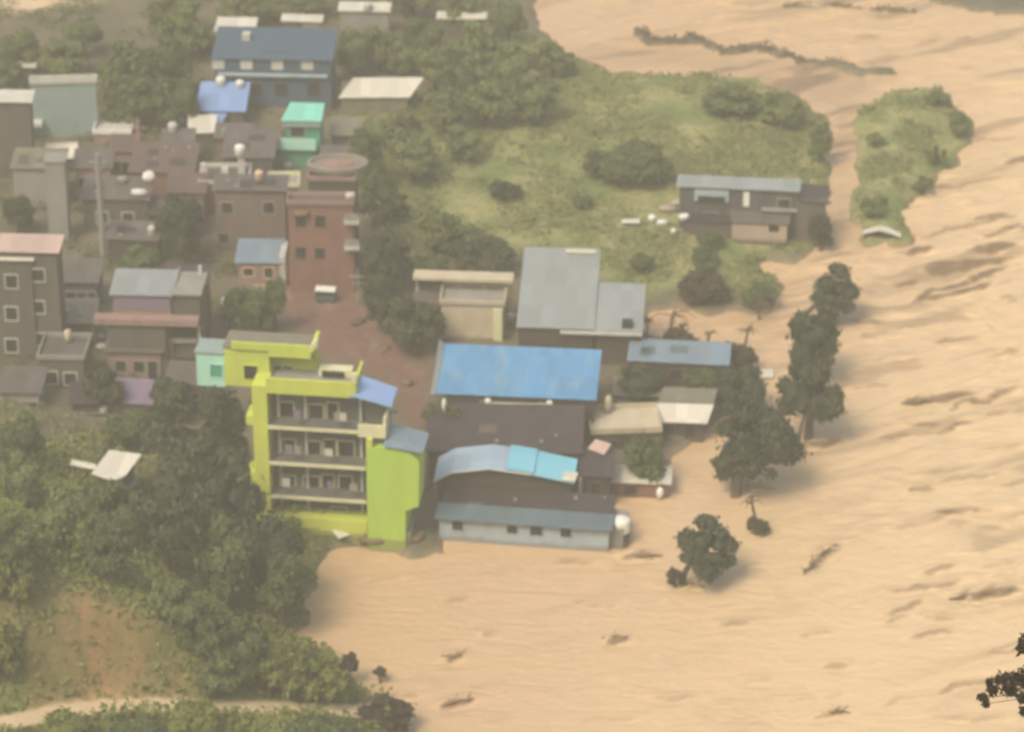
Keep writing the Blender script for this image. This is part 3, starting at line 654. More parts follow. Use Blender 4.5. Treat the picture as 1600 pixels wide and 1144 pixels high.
F, r = house(310, 172, 380, 2.4, 4.2, 'house with pale sky blue roof below the slate blue building', rise=.7, rmat='paleblue', gz=1.2, rot=-2, wall='greywall')
MB().slab([(.9, -1.9, 1.9), (2.2, -1.9, 1.9), (2.6, -.3, 2.25), (.9, -.3, 2.25)], .07).build('porch_roof', 'paleblue', r); box('porch_wall', 'greywall', r, 1, 2.1, -1.8, -.01, -2, 1.8)
house(298, 207, 335, 2.0, 2.3, 'little cream roofed shed below the sky blue roof', rise=.4, rmat='whiteroof', gz=1.2, rot=4, wall='greywall', name='shed', cat='shed')
# mint green house
F = Frame(443, 186, 501, 4.6, 1.2, -3); r = F.root('house', 'narrow mint green house with a projecting green balcony', 'house'); L = F.w
box('wall', 'mintdeep', r, .1, L - .1, .1, 3, -2, 4.55)
MB().slab([(-.2, -.3, 4.6), (L + .1, -.3, 4.6), (L + .1, 2.7, 5.0), (.3, 2.7, 5.0)], .09).build('roof', 'greenroof', r)
box('fascia', 'teal', r, -.1, L, -.2, .09, 3.95, 4.5)
u0, w0 = F.uw(427, 234, -1.1); u1, w1 = F.uw(493, 218, -1.1); b = box('balcony', 'mint', r, u0, u1, -1.1, -.98, w0, w1); box('balcony_floor', 'mintdeep', b, u0, u1, -.978, .098, w0, w0 + .12)
box('lower_room', 'mintdeep', r, u0 + .2, u1 - .2, -.6, .098, -2, w0 - .01)
u, wz = F.uw(465, 206, .1); window(r, u, wz, 1.2, .9, .1, 'teal')
# teal blank building
F, r = house(48, 131, 149, 6.0, .9, 'tall faded teal building with a blank wall and pale parapet', roof='flat', wall='teal', rmat='concrete', gz=1.5, rot=4, cat='building', name='building', para='offwhite')
u0, w0 = F.uw(38, 196, -.6); u1, w1 = F.uw(66, 187, -.6); box('porch_roof', 'offwhite', r, u0, u1, -1.2, -.003, w0, w1 - .2)
house(-30, 157, 46, 8.0, 1.2, 'grey house with a pale roof at the left edge below the teal wall', rise=.3, rmat='offwhite', wall='greywall', gz=1.6, rot=-3)
house(26, 104, 52, 2.5, .9, 'tiny pale roofed shed behind the teal building', rise=.1, rmat='offwhite', wall='greywall', gz=1.6, rot=-3, name='shed', cat='shed')
F, r = house(147, 208, 204, 1.8, 2.6, 'low block with grey white flat roof right of the teal building', roof='flat', rmat='offwhite', wall='pinkwall', gz=1.5, rot=-1, para='white')
house(76, 245, 118, 2.4, 1.8, 'small house with crooked white roof below the teal building', roof='gable', rise=.7, rmat='whiteroof', wall='greywall', gz=1.5, rot=6)
# rooms of the terraced row, street side
F, r = house(336, 296, 444, 6.3, 2.2, 'wide grey brown block with a bare wall left of the tall brick red block', rise=.2, rmat='brownroof', wall='pinkwall2', gz=1.0, rot=-2, cat='building', name='building', frame='concrete',
             wins=[(355, 325, .9, 1), (420, 325, .9, 1), (350, 372, .8, .9)])
F, r = house(450, 319, 551, 8.0, 1.6, 'tall brick red block with a pale coping along its top', roof='flat', rmat='brownroof', wall='redwall', gz=1.0, rot=-1, cat='building', name='building', para='pinkwall', frame='redwall',
             wins=[(470, 345, .8, 1), (500, 346, .8, 1), (470, 395, .8, 1), (500, 396, .8, 1)])
for px, py in ((545, 342), (543, 382)):
    u, wz = F.uw(px, py); b = box('balcony', 'offwhite', r, F.w - .7, F.w + .5, -.6, -.002, wz - .25, wz + .15); box('balcony_rail', 'concrete', b, F.w - .65, F.w + .45, -.58, -.54, wz + .152, wz + .7)
F, r = house(312, 288, 388, 3.3, 3.4, 'roof terrace house with white corner posts and low white parapet', roof='flat', rmat='brownroof', wall='pinkwall', gz=1.2, rot=1, para='offwhite')
for x, y, hh, nm in ((318, 268, 1.2, 'post'), (378, 262, 1.8, 'post'), (352, 266, .7, 'roof_box')):
    u, v = F.uv(x, y + 8, 3.3); u = min(max(u, .3), F.w - .3); v = min(max(v, .3), 3.0); box(nm, 'offwhite', r, u - .28, u + .28, v - .25, v + .25, 3.3, 3.3 + hh)
F, r = house(420, 292, 466, 3.0, 2.2, 'little flat roofed house with cream parapet behind the street', roof='flat', rmat='concrete', wall='greywall', gz=1.2, rot=2, para='creamline')
F, r = house(482, 281, 554, 8.3, 3.2, 'square brown block under the oval concrete tank', roof='flat', rmat='brownroof', wall='brownwall', gz=1.2, rot=-2, para='pinkwall')
p = r.location; t = empty('water_tank', (p[0] + 2.3, p[1] + 1.7, 1.2 + 8.66), 0, 'wide oval grey concrete tank on top of the square brown block', 'tank'); t.scale = (1.05, .68, 1)
MB().lathe(0, 0, [(2.35, 0), (2.4, .4), (2.35, .5), (2.1, .5), (2.05, .25), (0.01, .25)], 28).build('basin', 'concrete', t)
MB().lathe(0, 0, [(1.3, .26), (1.2, .4), (.01, .5)], 20).build('lid', 'pinkwall', t)
F, r = house(372, 409, 436, 2.4, 2.8, 'small peach walled house with pale blue roof beside the red street', rise=.5, rmat='greyblue', wall='pinkwall', gz=1.0, rot=-2, wins=[(388, 425, .8, .7), (420, 426, .7, .9)], frame='peach')
box('side_frame', 'offwhite', r, F.w + .02, F.w + .5, -.1, 2.9, -1, 2.9); box('front_sill', 'peach', r, -.2, F.w, -.4, -.01, .1, .4)
# grey three-storey house at the left
F, r = house(176, 459, 266, 7.6, 3.2, 'three storey house with pale grey blue roof and purple brown front', rise=.35, rmat='greyroof', wall='pinkwall', gz=1.2, rot=-3, cat='house')
u0, w0 = F.uw(180, 482); u1, w1 = F.uw(264, 461); box('upper_front', 'mauve', r, u0, u1, -.08, -.002, w0, w1 - .25)
ta, tw = F.uw(150, 488); tb, _ = F.uw(312, 492)
box('terrace', 'pinkwall', r, ta, tb, -1.1, -.09, tw - .5, tw)
box('lower_front', 'greywall', r, ta + 1, F.uw(262, 540)[0], -.8, -.1, -2, tw - .51)
box('side_wing', 'greywall', r, F.w + .02, tb, .2, 3.6, -2, F.uw(290, 462)[1]); box('wing_roof', 'concrete', r, F.w - .1, tb + .2, -.1, 3.8, F.uw(290, 462)[1] + .002, F.uw(290, 462)[1] + .16)
for y in (520, 572):
    u0, w0 = F.uw(260, y + 9, -.05); u1, w1 = F.uw(306, y - 9, -.05); f = box('opening', 'dark', r, u0, u1, .12, .198, w0, w1)
    box('ledge', 'concrete', r, u0, u1, -.2, .198, w0 - .3, w0 - .01)
u, wz = F.uw(312, 520); MB().box(u - .1, u + .1, -.3, -.1, wz - .6, wz + .7).build('post', 'offwhite', r)
u, wz = F.uw(313, 425, 3.6); MB().box(u - .12, u + .12, 3.4, 3.6, wz - 1.3, wz + .6).build('chimney', 'offwhite', r)
house(262, 442, 322, 3.0, 2.0, 'small dark roofed house behind the three storey house', rise=.4, rmat='rust', wall='greywall', gz=4.0, rot=-3)
# left edge buildings
F, r = house(-40, 391, 88, 11.0, 2.2, 'tall grey brown building with a pinkish roof at the left edge', rise=.2, rmat='pinkroof', wall='greywall', gz=1.5, rot=-3, cat='building', name='building',
             wins=[(60, 430, .9, 1.0), (60, 480, .9, 1.0), (60, 530, .9, 1.0)])
house(-40, 404, 48, 10.4, .9, 'narrow grey building with white roof in front of the pinkish roof', rise=.1, rmat='whiteroof', wall='greywall', gz=1.5, rot=-3, cat='building', name='building', wins=[(18, 440, .9, 1.1), (18, 490, .9, 1.1), (18, 540, .9, 1.1)])
house(130, 310, 230, 4.0, 3.0, 'shadowy brown house beside the tall grey pole', rise=.5, rmat='brownroof', wall='greywall', gz=1.4, rot=-2, wins=[(160, 340, .9, 1), (200, 341, .9, 1)])
house(205, 268, 300, 3.5, 4.2, 'mud brown roofed house left of the white posted terrace', rise=.6, rmat='redrust', wall='redwall', gz=1.4, rot=-2)
house(168, 372, 245, 3.0, 2.2, 'brown house with a pale earth roof edge right of the pole', rise=.4, rmat='brownroof', wall='brownwall', gz=1.3, rot=-5)
house(20, 262, 95, 4.5, 3.0, 'grey green walled house under the crooked white roof', rise=.3, rmat='oliveroof', wall='concrete', gz=1.5, rot=-2)
house(150, 626, 262, 2.4, 2.6, 'low shaded house with mauve tarp coloured roof behind the grove', rise=.4, rmat='mauve', wall='greywall', gz=1.2, rot=-6)
house(60, 560, 130, 4.0, 3.6, 'grey brown block below the three storey house at the left', roof='flat', rmat='brownroof', wall='greywall', gz=1.5, rot=-3, para='concrete', wins=[(80, 590, .9, 1), (110, 592, .9, 1)])
house(350, 245, 425, 3.0, 4.0, 'brown roofed house in front of the sky blue roof', rise=.6, rmat='brownroof', wall='greywall', gz=1.2, rot=-2)
house(255, 235, 300, 3.0, 3.0, 'brown roofed house below the little cream shed', rise=.5, rmat='brownroof', wall='pinkwall', gz=1.3, rot=2)
house(518, 210, 560, 2.2, 2.4, 'olive roofed shed right of the mint green house', rise=.4, rmat='oliveroof', wall='greywall', gz=1.1, rot=-3, name='shed', cat='shed')
for xl, yl, xr, h_, dp, lab, rm, wm, gz_, rt in (
        (262, 300, 318, 3.2, 2.6, 'red brown roofed house just left of the white posted terrace front', 'redrust', 'redwall', 1.3, -2),
        (232, 335, 300, 3.0, 2.4, 'dark rust roofed house above the rounded dark tree', 'rust', 'brownwall', 1.3, -4),
        (118, 262, 172, 3.4, 2.6, 'pinkish brown house right of the crooked white roof', 'brownroof', 'pinkwall', 1.4, 2),
        (172, 236, 214, 3.0, 2.2, 'brown house below the low grey white block', 'redrust', 'pinkwall', 1.4, -3),
        (338, 215, 392, 2.8, 1.8, 'brown house directly below the sky blue roof', 'brownroof', 'redwall', 1.2, -2),
        (388, 232, 426, 2.6, 2.0, 'narrow brown house left of the mint green balcony', 'redrust', 'brownwall', 1.2, -2),
        (503, 250, 552, 2.4, 1.8, 'low grey brown house behind the oval concrete tank', 'brownroof', 'greywall', 1.1, -3),
        (98, 440, 150, 3.6, 3.0, 'grey brown house between the pinkish roof and the three storey house', 'brownroof', 'greywall', 1.5, -3),
        (86, 505, 148, 3.4, 3.0, 'faded brown house below left of the three storey house', 'oliveroof', 'greywall', 1.4, 3),
        (2, 612, 60, 3.4, 3.0, 'lowest grey house at the left edge above the hillside', 'brownroof', 'concrete', 1.5, -3),
        (112, 630, 152, 2.6, 2.2, 'small brown house left of the mauve roof', 'rust', 'brownwall', 1.3, 4),
        (262, 598, 312, 3.0, 2.4, 'brown house right of the mauve roof by the mint room', 'brownroof', 'greywall', 1.2, -4),
        (168, 548, 250, 3.2, 1.6, 'dusty brown annex in front of the three storey house', 'brownroof', 'pinkwall', 1.2, -3)):
    hw = []
    Fq = Frame(xl, yl, xr, h_, gz_, rt); mx = (xl + xr) / 2
    house(xl, yl, xr, h_, dp, lab, rise=.4, rmat=rm, wall=wm, gz=gz_, rot=rt, frame='concrete', wins=[(mx - (xr - xl) * .25, yl + 24, .8, .9), (mx + (xr - xl) * .1, yl + 25, .8, .9)], doors=[(mx + (xr - xl) * .36, yl + 32, .7, 1.7)])
# white roof on the wooded slope
p = PT(172, 765); F = Frame(146, 738, 196, 2.2, p[2], -12); r = F.root('hut', 'bright white tin roofed hut on the wooded slope', 'hut'); L = F.w
box('wall', 'greywall', r, .2, L - .2, .2, 2.6, -3, 2.1)
MB().slab([(-.1, -.2, 2.2), (L * .75, -.7, 2.05), (L, .1, 2.2), (L + .5, 2.4, 2.7), (.4, 2.5, 2.7)], .07).build('roof', 'whiteroof', r)
MB().slab([(-2.1, .9, 2.1), (-.12, .6, 2.1), (-.12, 1.1, 2.2), (-2.1, 1.5, 2.2)], .07).build('porch_roof', 'whiteroof', r)
for u in (-1.9, -1): MB().box(u, u + .08, 1.1, 1.18, -3, 2.0).build('post', 'wood', r)

# ================================================================== small things
bpy.context.view_layer.update(); DG = bpy.context.evaluated_depsgraph_get()
def at(px, py, z=None):
    if py in (838, 835, 846, 842): return PT(px, py)
    """the first upward facing surface (roof, yard or ground) seen at this pixel"""
    for k in range(0, 40, 3):
        d = ray(px, py - k); d /= np.linalg.norm(d)
        hit, loc, nrm, _, ob, _ = S.ray_cast(DG, (0, CY, CZ), tuple(d))
        if hit and nrm[2] > .5: return np.array([loc[0], loc[1], loc[2]])
    return PT(px, py)
def ground_at(px, py): return PT(px, py)
def pole(px, py, h, rad, label, mat='concrete'):
    p = ground_at(px, py); r = empty('pole', p, 0, label, 'pole')
    MB().tube([(0, 0, -.5), (0, 0, h)], [rad, rad * .7], 8).build('shaft', mat, r)
    MB().box(-.7, .7, -.06, .06, h - .8, h - .68).build('crossarm', mat, r); MB().box(-.45, .45, -.06, .06, h - 1.4, h - 1.3).build('crossarm', mat, r)
pole(162, 405, 9.5, .28, 'tall grey utility pole in the left part of the town')
pole(219, 262, 4.5, .22, 'short pale pole right of the low grey white block', 'pinkwall')
pole(560, 475, 3.2, .1, 'thin pole at the right side of the red street')
p = ground_at(95, 372); r = empty('chimney_stack', p, 0, 'pale square stack standing left of the grey pole', 'stack')
box('shaft', 'concrete', r, -.8, .8, -.8, .8, -1, 7.2); box('cap', 'concrete', r, -.9, .9, -.9, .9, 7.202, 7.4)
# water tank beside the long pale house
p = P(970, 850, 0); r = empty('water_tank', p, R(-10), 'white plastic tank on a dark block at the end of the pale house', 'tank')
MB().lathe(0, 0, [(.01, 1.05), (.6, 1.05), (.66, 1.15), (.66, 1.9), (.6, 2.05), (.25, 2.15), (.25, 2.22), (.01, 2.22)], 18).build('barrel', 'white', r)
box('plinth', 'brownwall', r, -.55, .55, -.5, .5, -1.5, 1.04)
# small vehicle with white top on the red street
p = ground_at(510, 470); r = empty('small_vehicle', p, R(84), 'small white topped vehicle parked on the red earth street', 'vehicle'); r.scale = (.75, .7, .7)
b = MB(); b.add([(-.62, -1.2, .3), (.62, -1.2, .3), (.62, 1.2, .3), (-.62, 1.2, .3), (-.62, -1.15, .85), (.62, -1.15, .85), (.62, 1.2, .85), (-.62, 1.2, .85)],
                [(0, 3, 2, 1), (4, 5, 6, 7), (0, 1, 5, 4), (1, 2, 6, 5), (2, 3, 7, 6), (3, 0, 4, 7)]); b.build('body', 'slatewall', r, .06)
MB().slab([(-.55, -.9, .86 + .6), (.55, -.9, 1.46), (.58, 1.1, 1.5), (-.58, 1.1, 1.5)], .58).build('cab_glass', 'dark', r)
MB().slab([(-.66, -1.1, 1.56), (.66, -1.1, 1.56), (.66, 1.25, 1.6), (-.66, 1.25, 1.6)], .09).build('roof_panel', 'white', r, .03)
for sx, sy in ((-.58, -.8), (.58, -.8), (-.58, .8), (.58, .8)):
    MB().tube([(sx - .07, sy, .28), (sx + .07, sy, .28)], .28, 12).build('wheel', 'dark', r)
# drum with open top beside the peach house
p = ground_at(460, 437); r = empty('water_tank', p, 0, 'round peach rimmed drum with dark open top beside the small peach house', 'tank')
MB().lathe(0, 0, [(.85, -.3), (.9, 1.5), (.85, 1.6), (.55, 1.6), (.5, 1.2), (.01, 1.2)], 22).build('drum', 'peach', r)
MB().lathe(0, 0, [(.5, 1.23), (.01, 1.23)], 22).build('opening', 'dark', r)

def sack(px, py, sx, sy, sz, label, mat='offwhite', name='sack', cat='sack', rz=0, group=None):
    p = at(px, py); bm = MB(); n, k = 9, 6; vs = []; fs = []
    rr = random.Random(int(px * 7 + py))
    for i in range(k + 1):
        ph = -math.pi / 2 + math.pi * i / k
        for j in range(n):
            th = 2 * math.pi * j / n; q = rr.uniform(.85, 1.1)
            c = math.copysign(abs(math.cos(ph)) ** .6, math.cos(ph)); vs.append((sx * c * math.cos(th) * q, sy * c * math.sin(th) * q, sz * (1 + math.sin(ph)) * q - .05))
    for i in range(k):
        for j in range(n): fs.append((i * n + j, i * n + (j + 1) % n, (i + 1) * n + (j + 1) % n, (i + 1) * n + j))
    bm.add(vs, fs); o = bm.build(name, mat); o.location = tuple(map(float, p)); o.rotation_euler = (0, 0, R(rz)); tag(o, label, cat, group)
    for q in o.data.polygons: q.use_smooth = True
    return o
def sheetpiece(px, py, L, Wd, rz, tilt, label, mat='whiteroof', name='metal_sheet', cat='sheet', lift=.4):
    p = at(px, py); o = MB().slab([(-L / 2, -Wd / 2, 0), (L * .48, -Wd / 2 - .05, 0), (L / 2, Wd / 2, .06), (-L * .46, Wd / 2, -.02)], .05).build(name, mat)
    o.location = (float(p[0]), float(p[1]), float(p[2]) + lift); o.rotation_euler = (R(tilt), 0, R(rz)); return tag(o, label, cat)
sack(233, 285, .55, .4, .55, 'upright white bundle beside the mud brown roof', 'white')
sack(218, 305, .75, .5, .3, 'low white heap below the upright white bundle', 'white')
sack(192, 285, .5, .4, .3, 'grey bundle left of the white heaps', 'concrete')
sack(157, 530, .4, .4, .22, 'small white bundle, upper of two left of the three storey house', 'white')
sack(160, 546, .55, .4, .25, 'wider white bundle, lower of two left of the three storey house', 'white')
sack(107, 535, .3, .3, .6, 'pale upright bundle left of the two white bundles', 'cream')
sack(104, 492, .3, .3, .3, 'tiny pale bundle at the upper left of the three storey house', 'cream')
sack(160, 648, .5, .4, .45, 'off white sack above the white tin roofed hut', 'offwhite')
sheetpiece(364, 505, 1.3, 1.6, 20, 20, 'pale slanting board between the three storey house and the lime building', 'offwhite')
sheetpiece(202, 775, 2.2, .5, 58, 5, 'thin pale plank lying below the white tin roofed hut', 'offwhite', 'plank', 'plank', .8)
sheetpiece(543, 838, 2.2, .9, 38, 18, 'cream board stranded at the foot of the yellow wall', 'whiteroof', lift=.5)
sack(240, 47, .4, .3, .3, 'pale spot of a bundle among the trees left of the slate blue building', 'offwhite')
sack(82, 100, .6, .3, .3, 'pale bundle on the slope above the teal building', 'offwhite')
sack(577, 835, .35, .3, .3, 'small white bundle at the foot of the lime wall', 'white')
sack(588, 846, 1.3, .7, .25, 'brown heap of debris at the foot of the lime wall', 'debris', 'debris_pile', 'debris')
sack(604, 492, .7, .3, .25, 'white bundle under the dark trees right of the street', 'offwhite')
sack(630, 438, .3, .3, .3, 'small white dot of a bundle left of the cream building', 'white')
sack(547, 342, .45, .4, .35, 'cream bundle at the right kerb of the red street, upper one', 'offwhite')
sack(543, 380, .45, .4, .35, 'cream bundle at the right kerb of the red street, lower one', 'white')
sack(1019, 348, .4, .3, .4, 'white bundle left of the field house, leftmost', 'white')
sack(1035, 353, .6, .3, .3, 'white heap left of the field house, in the middle', 'white')
sack(1068, 345, .5, .3, .35, 'white bundle touching the left side of the field house', 'white')
sack(1045, 330, .9, .5, .3, 'reddish rubble heap behind the white bundles of the field house', 'pinkroof2', 'rubble_heap', 'rubble')
sheetpiece(1060, 322, 1.2, .6, 5, 8, 'reddish board at the left corner of the field house', 'pinkroof', 'board', 'board')
sheetpiece(985, 352, 1.6, .6, 0, 5, 'cream sheet lying in the grass left of the field house', 'whiteroof')
sack(1052, 366, .3, .3, .3, 'small white bundle in front of the field house', 'white')
sheetpiece(1120, 441, 1.0, .8, 10, 5, 'white sheet on the muddy edge of the field', 'whiteroof')
sheetpiece(1145, 700, 1.4, 1.0, 15, 12, 'grey white panel caught under the round tree', 'offwhite')
sack(1031, 780, .3, .3, .55, 'white post stump at the right end of the half sunk shed', 'white', 'bollard', 'post')
sheetpiece(1162, 625, 1.5, .7, 15, 10, 'pale sheet caught between the two big trees', 'offwhite')
sheetpiece(1188, 590, 2.0, 1.1, 0, 8, 'broad cream panel stranded left of the tall tree', 'whiteroof')
sack(950, 645, .3, .3, .8, 'cream gate post at the corner of the courtyard', 'cream', 'gate_post', 'post')
sheetpiece(937, 705, 1.5, 1.0, -35, 25, 'pinkish leaning panel right of the rusty roof', 'pinkroof')
rr = random.Random(21)
for i, (x, y, l) in enumerate(((470, 350, 'brown rubbish heap at the upper end of the red street'), (535, 430, 'brown rubbish heap right of the small white vehicle'), (600, 545, 'brown rubbish heap in the wide part of the red street'),
        (560, 505, 'rubble heap below the small white vehicle'), (635, 600, 'rubble heap above the upper awning of the lime building'), (660, 760, 'mud heap in the alley beside the lime wall'), (652, 842, 'drift pile at the mouth of the alley'))):
    sack(x, y, rr.uniform(.5, 1.1), rr.uniform(.4, .8), rr.uniform(.12, .25), l, ('debris', 'brownwall')[i % 2], 'debris_pile', 'debris', rr.uniform(0, 180))
def drum(px, py, r_, h_, label, mat='white'):
    p = at(px, py); o = MB().lathe(0, 0, [(.01, 0), (r_, 0), (r_ * 1.05, h_ * .1), (r_ * 1.05, h_ * .85), (r_ * .8, h_), (r_ * .3, h_ * 1.05), (r_ * .3, h_ * 1.12), (.01, h_ * 1.12)], 14).build('water_drum', mat)
    o.location = (float(p[0]), float(p[1]), float(p[2]) - .03); tag(o, label, 'drum')
for x, y, q, l, m_ in ((375, 250, .42, 'white water drum at the right end of the white posted terrace', 'white'), (405, 279, .35, 'peach water drum between the terrace and the little cream parapet', 'peach'), (450, 272, .35, 'pale water drum behind the little cream parapet', 'offwhite'),
        (270, 205, .4, 'white water drum left of the little cream roofed shed', 'offwhite'), (283, 195, .35, 'smaller white water drum left of the little cream roofed shed', 'white'), (345, 133, .4, 'white water drum on the sky blue roof, left one', 'white'), (375, 137, .35, 'white water drum on the sky blue roof, right one', 'white'),
        (575, 52, .4, 'pale water drum below the long white roof at the top', 'offwhite'), (590, 98, .4, 'pale water drum above the glaring cream white roof', 'offwhite'), (352, 478, .35, 'pale water drum right of the three storey house', 'offwhite'), (325, 330, .35, 'grey green water drum on the dark tree side of the wide block', 'teal'),
        (800, 502, .35, 'small white drum between the cream building and the grey L shaped roof', 'white'), (238, 365, .35, 'pale drum right of the tall grey pole', 'offwhite')):
    drum(x, y, q, q * 2, l, m_)
# wall along the foot of the blue roof, with two white finials
p0 = P(762, 650, .8 + 2.0); r = empty('garden_wall', (p0[0], p0[1], .8), R(-4), 'low pale wall with two white posts below the blue roof', 'wall')
L = 95 / 20.5; box('wall', 'offwhite', r, .2, L - .2, -.1, .1, 2.9, 3.15); box('base', 'brownwall', r, .2, L - .2, -.08, .08, -1, 2.898)
for u in (0, L): box('post', 'white', r, u - .2, u + .2, -.2, .2, -1, 3.4)
sack(694, 648, .2, .2, .7, 'white stub post left of the rusty roof', 'white', 'post', 'post')
# half sunk hut on the second island
F = Frame(1348, 364, 1405, .9, 0, -6); r = F.root('hut', 'half sunk hut with bent white roof at the tip of the second island', 'hut'); L = F.w
box('wall', 'dark', r, .1, L - .1, .1, 1.2, -2, .85)
MB().slab([(-.1, -.2, .9), (L * .45, -.2, 1.35), (L * .5, .5, 1.45), (.1, .5, 1.0)], .09).build('roof', 'whiteroof', r); MB().slab([(L * .452, -.2, 1.35), (L + .2, -.2, .8), (L + .1, .5, .9), (L * .502, .5, 1.45)], .09).build('roof', 'whiteroof', r)
# thin bare posts and leaning frames in the flooded plot
def barepole(px, py, h, lean, label, top=.5):
    p = ground_at(px, py); r = empty('dead_tree', p, 0, label, 'tree')
    MB().tube([(0, 0, -1), (lean * .4, 0, h * .5), (lean, 0, h)], [.16, .12, .08], 6).build('trunk', 'trunk', r)
    rr = random.Random(px); m = MB()
    for k in range(9):
        a = rr.uniform(0, 6.28); l = rr.uniform(.5, 1) * top * 2.2; z = h * rr.uniform(.8, 1.0)
        m.tube([(lean * z / h, 0, z), (lean + l * .6 * math.cos(a), l * .5 * math.sin(a), z + .25), (lean + l * math.cos(a), l * math.sin(a), z - .1)], [.06, .05, .02], 5)
    m.build('branches', 'debris', r)
barepole(1010, 540, 2.4, .1, 'bare stem at the right corner of the grey roof', .3)
barepole(1045, 545, 3.3, .3, 'bare tree with flat brown top in the flooded plot', 1.1)
barepole(1067, 540, 1.9, -.1, 'short bare stem in the flooded plot', .3)
barepole(1105, 550, 1.8, .1, 'bare stem above the right end of the grey blue roof', .5)
barepole(1162, 560, 2.8, .3, 'leaning bare stem between the plot and the tall tree', .5)
barepole(1185, 500, 1.5, .2, 'lone snag standing in the water behind the plot', .5)
barepole(1245, 700, 3.0, .5, 'grey leaning trunk at the foot of the tall tree', .5)
# ------------------------------------------------------------------ foliage
def cards(cent, nrm, size, rg, aspect=1.5):
    n = len(cent); a = rg.normal(size=(n, 3)); a -= (a * nrm).sum(1)[:, None] * nrm; a /= np.linalg.norm(a, axis=1)[:, None] + 1e-9
    b = np.cross(nrm, a); s = size[:, None]
    co = np.stack([cent - a * s * aspect, cent + b * s * .75, cent + a * s * aspect, cent - b * s * .75], 1).reshape(-1, 3)
    return co, np.arange(4 * n).reshape(n, 4)
def crownmesh(name, rad, hgt_, leaf, n, seed, lumps=16, flat=.5, core=.25):
    """leaf clumps filling an uneven volume; centre of crown at origin, x/y radius rad, half height hgt_"""
    rg = np.random.default_rng(seed); cs = []
    for k in range(lumps):
        th = rg.uniform(0, 2 * np.pi); ph = rg.uniform(-.75, 1.0); rr = rg.uniform(.35, .82)
        q = math.sqrt(max(0, 1 - ph * ph * .9)); cs.append((rr * q * math.cos(th), rr * q * math.sin(th), rr * ph, rg.uniform(.11, .33)))
    cs = np.array(cs); cs[:, :2] += rg.normal(size=2) * .08; wgt = cs[:, 3] ** 2; idx = rg.choice(lumps, n, p=wgt / wgt.sum())
    d = rg.normal(size=(n, 3)); d /= np.linalg.norm(d, axis=1)[:, None]
    rr = cs[idx, 3] * rg.uniform(.3, 1.1, n) ** .5 * np.where(rg.random(n) < .14, rg.uniform(1.1, 1.7, n), 1)
    p = cs[idx, :3] + d * rr[:, None] * np.array([1.05, 1.05, .8])
    p *= np.array([rad, rad, hgt_])
    nr = d + rg.normal(size=(n, 3)) * .55; nr[:, 2] += .4; nr /= np.linalg.norm(nr, axis=1)[:, None]
    co, f = cards(p, nr, leaf * rg.uniform(.6, 1.35, n), rg)
    return npmesh(name, co, f, M['leafmid'], link=False), cs * np.array([rad, rad, hgt_, 1])
CR = {}
for k in range(4):
    CR['s', k] = crownmesh('crown', 1.3, 1.0, .12, 2400, 50 + k, 18)
    CR['m', k] = crownmesh('crown', 2.4, 1.9, .15, 4300, 70 + k, 30)
    CR['l', k] = crownmesh('crown', 4.2, 3.2, .18, 8500, 90 + k, 50)
    CR['t', k] = crownmesh('crown', 2.0, 4.4, .15, 6500, 110 + k, 40)
BASE = {'s': (1.3, 1.0), 'm': (2.4, 1.9), 'l': (4.2, 3.2), 't': (2.0, 4.4)}
def tree(x0, x1, yt, yb, label, kind='leafdark', tf=.25, group=None, base=None, name='tree', cat='tree', seed=None):
    """x0..x1, yt..yb: what the tree covers in the photograph, down to where it stands; tf: bare trunk share"""
    bx = (x0 + x1) / 2 if base is None else base
    p = PT(bx, yb); d = proj(p)[2]; ppm = FPX / d
    ang = math.atan2(CZ - p[2], p[1] - CY)
    Wd = (x1 - x0) / ppm; H = max((yb - yt) / (ppm * math.cos(ang)) - Wd * .25 * math.tan(ang) * .6, Wd * .45, .8)
    ch = H * (1 - tf) / 2 * 1.04; cr = Wd / 2 * 1.06
    asp = ch / cr
    if asp > 1.35 and cr > .9: key = 't'
    else: key = 's' if cr < 1.6 else ('m' if cr < 3.2 else 'l')
    sd = int(x0 * 3 + yt * 5) if seed is None else seed; me, cs = CR[key, sd % 4]
    br, bh = BASE[key]
    cx = ((x0 + x1) / 2 - bx) / ppm
    root = empty(name, p, 0, label, cat, group)
    o = bpy.data.objects.new('crown', me); COL.objects.link(o); o.parent = root
    a = (sd * 1.7) % 6.28
    sx, sz = cr / (br * 1.0), ch / (bh * 1.0)
    o.scale = (sx, sx, sz); o.location = (cx, 0, H - ch); o.rotation_euler = (0, 0, a)
    o.material_slots[0].link = 'OBJECT'; o.material_slots[0].material = M[kind]
    tr = MB(); th = H - ch * 1.2; r0 = .05 + .035 * H
    top = np.array([cx * .8, 0, H - ch * .9])
    tr.tube([(0, 0, -.6), (cx * .15 + .05, .03, th * .35), (cx * .5 - .04, 0, th * .75), tuple(top)], [r0 * 1.25, r0, r0 * .8, r0 * .55], 7)
    for q in cs[:6]:
        e = np.array([math.cos(a) * q[0] - math.sin(a) * q[1], math.sin(a) * q[0] + math.cos(a) * q[1], q[2]]) * np.array([sx, sx, sz]) + np.array([cx, 0, H - ch])
        s0 = np.array([cx * .5, 0, th * .7]); mid = (s0 + e) / 2 + np.array([0, 0, .1 * H * .5])
        tr.tube([tuple(s0), tuple(mid), tuple(e)], [r0 * .5, r0 * .33, r0 * .12], 5)
    tr.build('trunk', 'trunk', root)
    return root
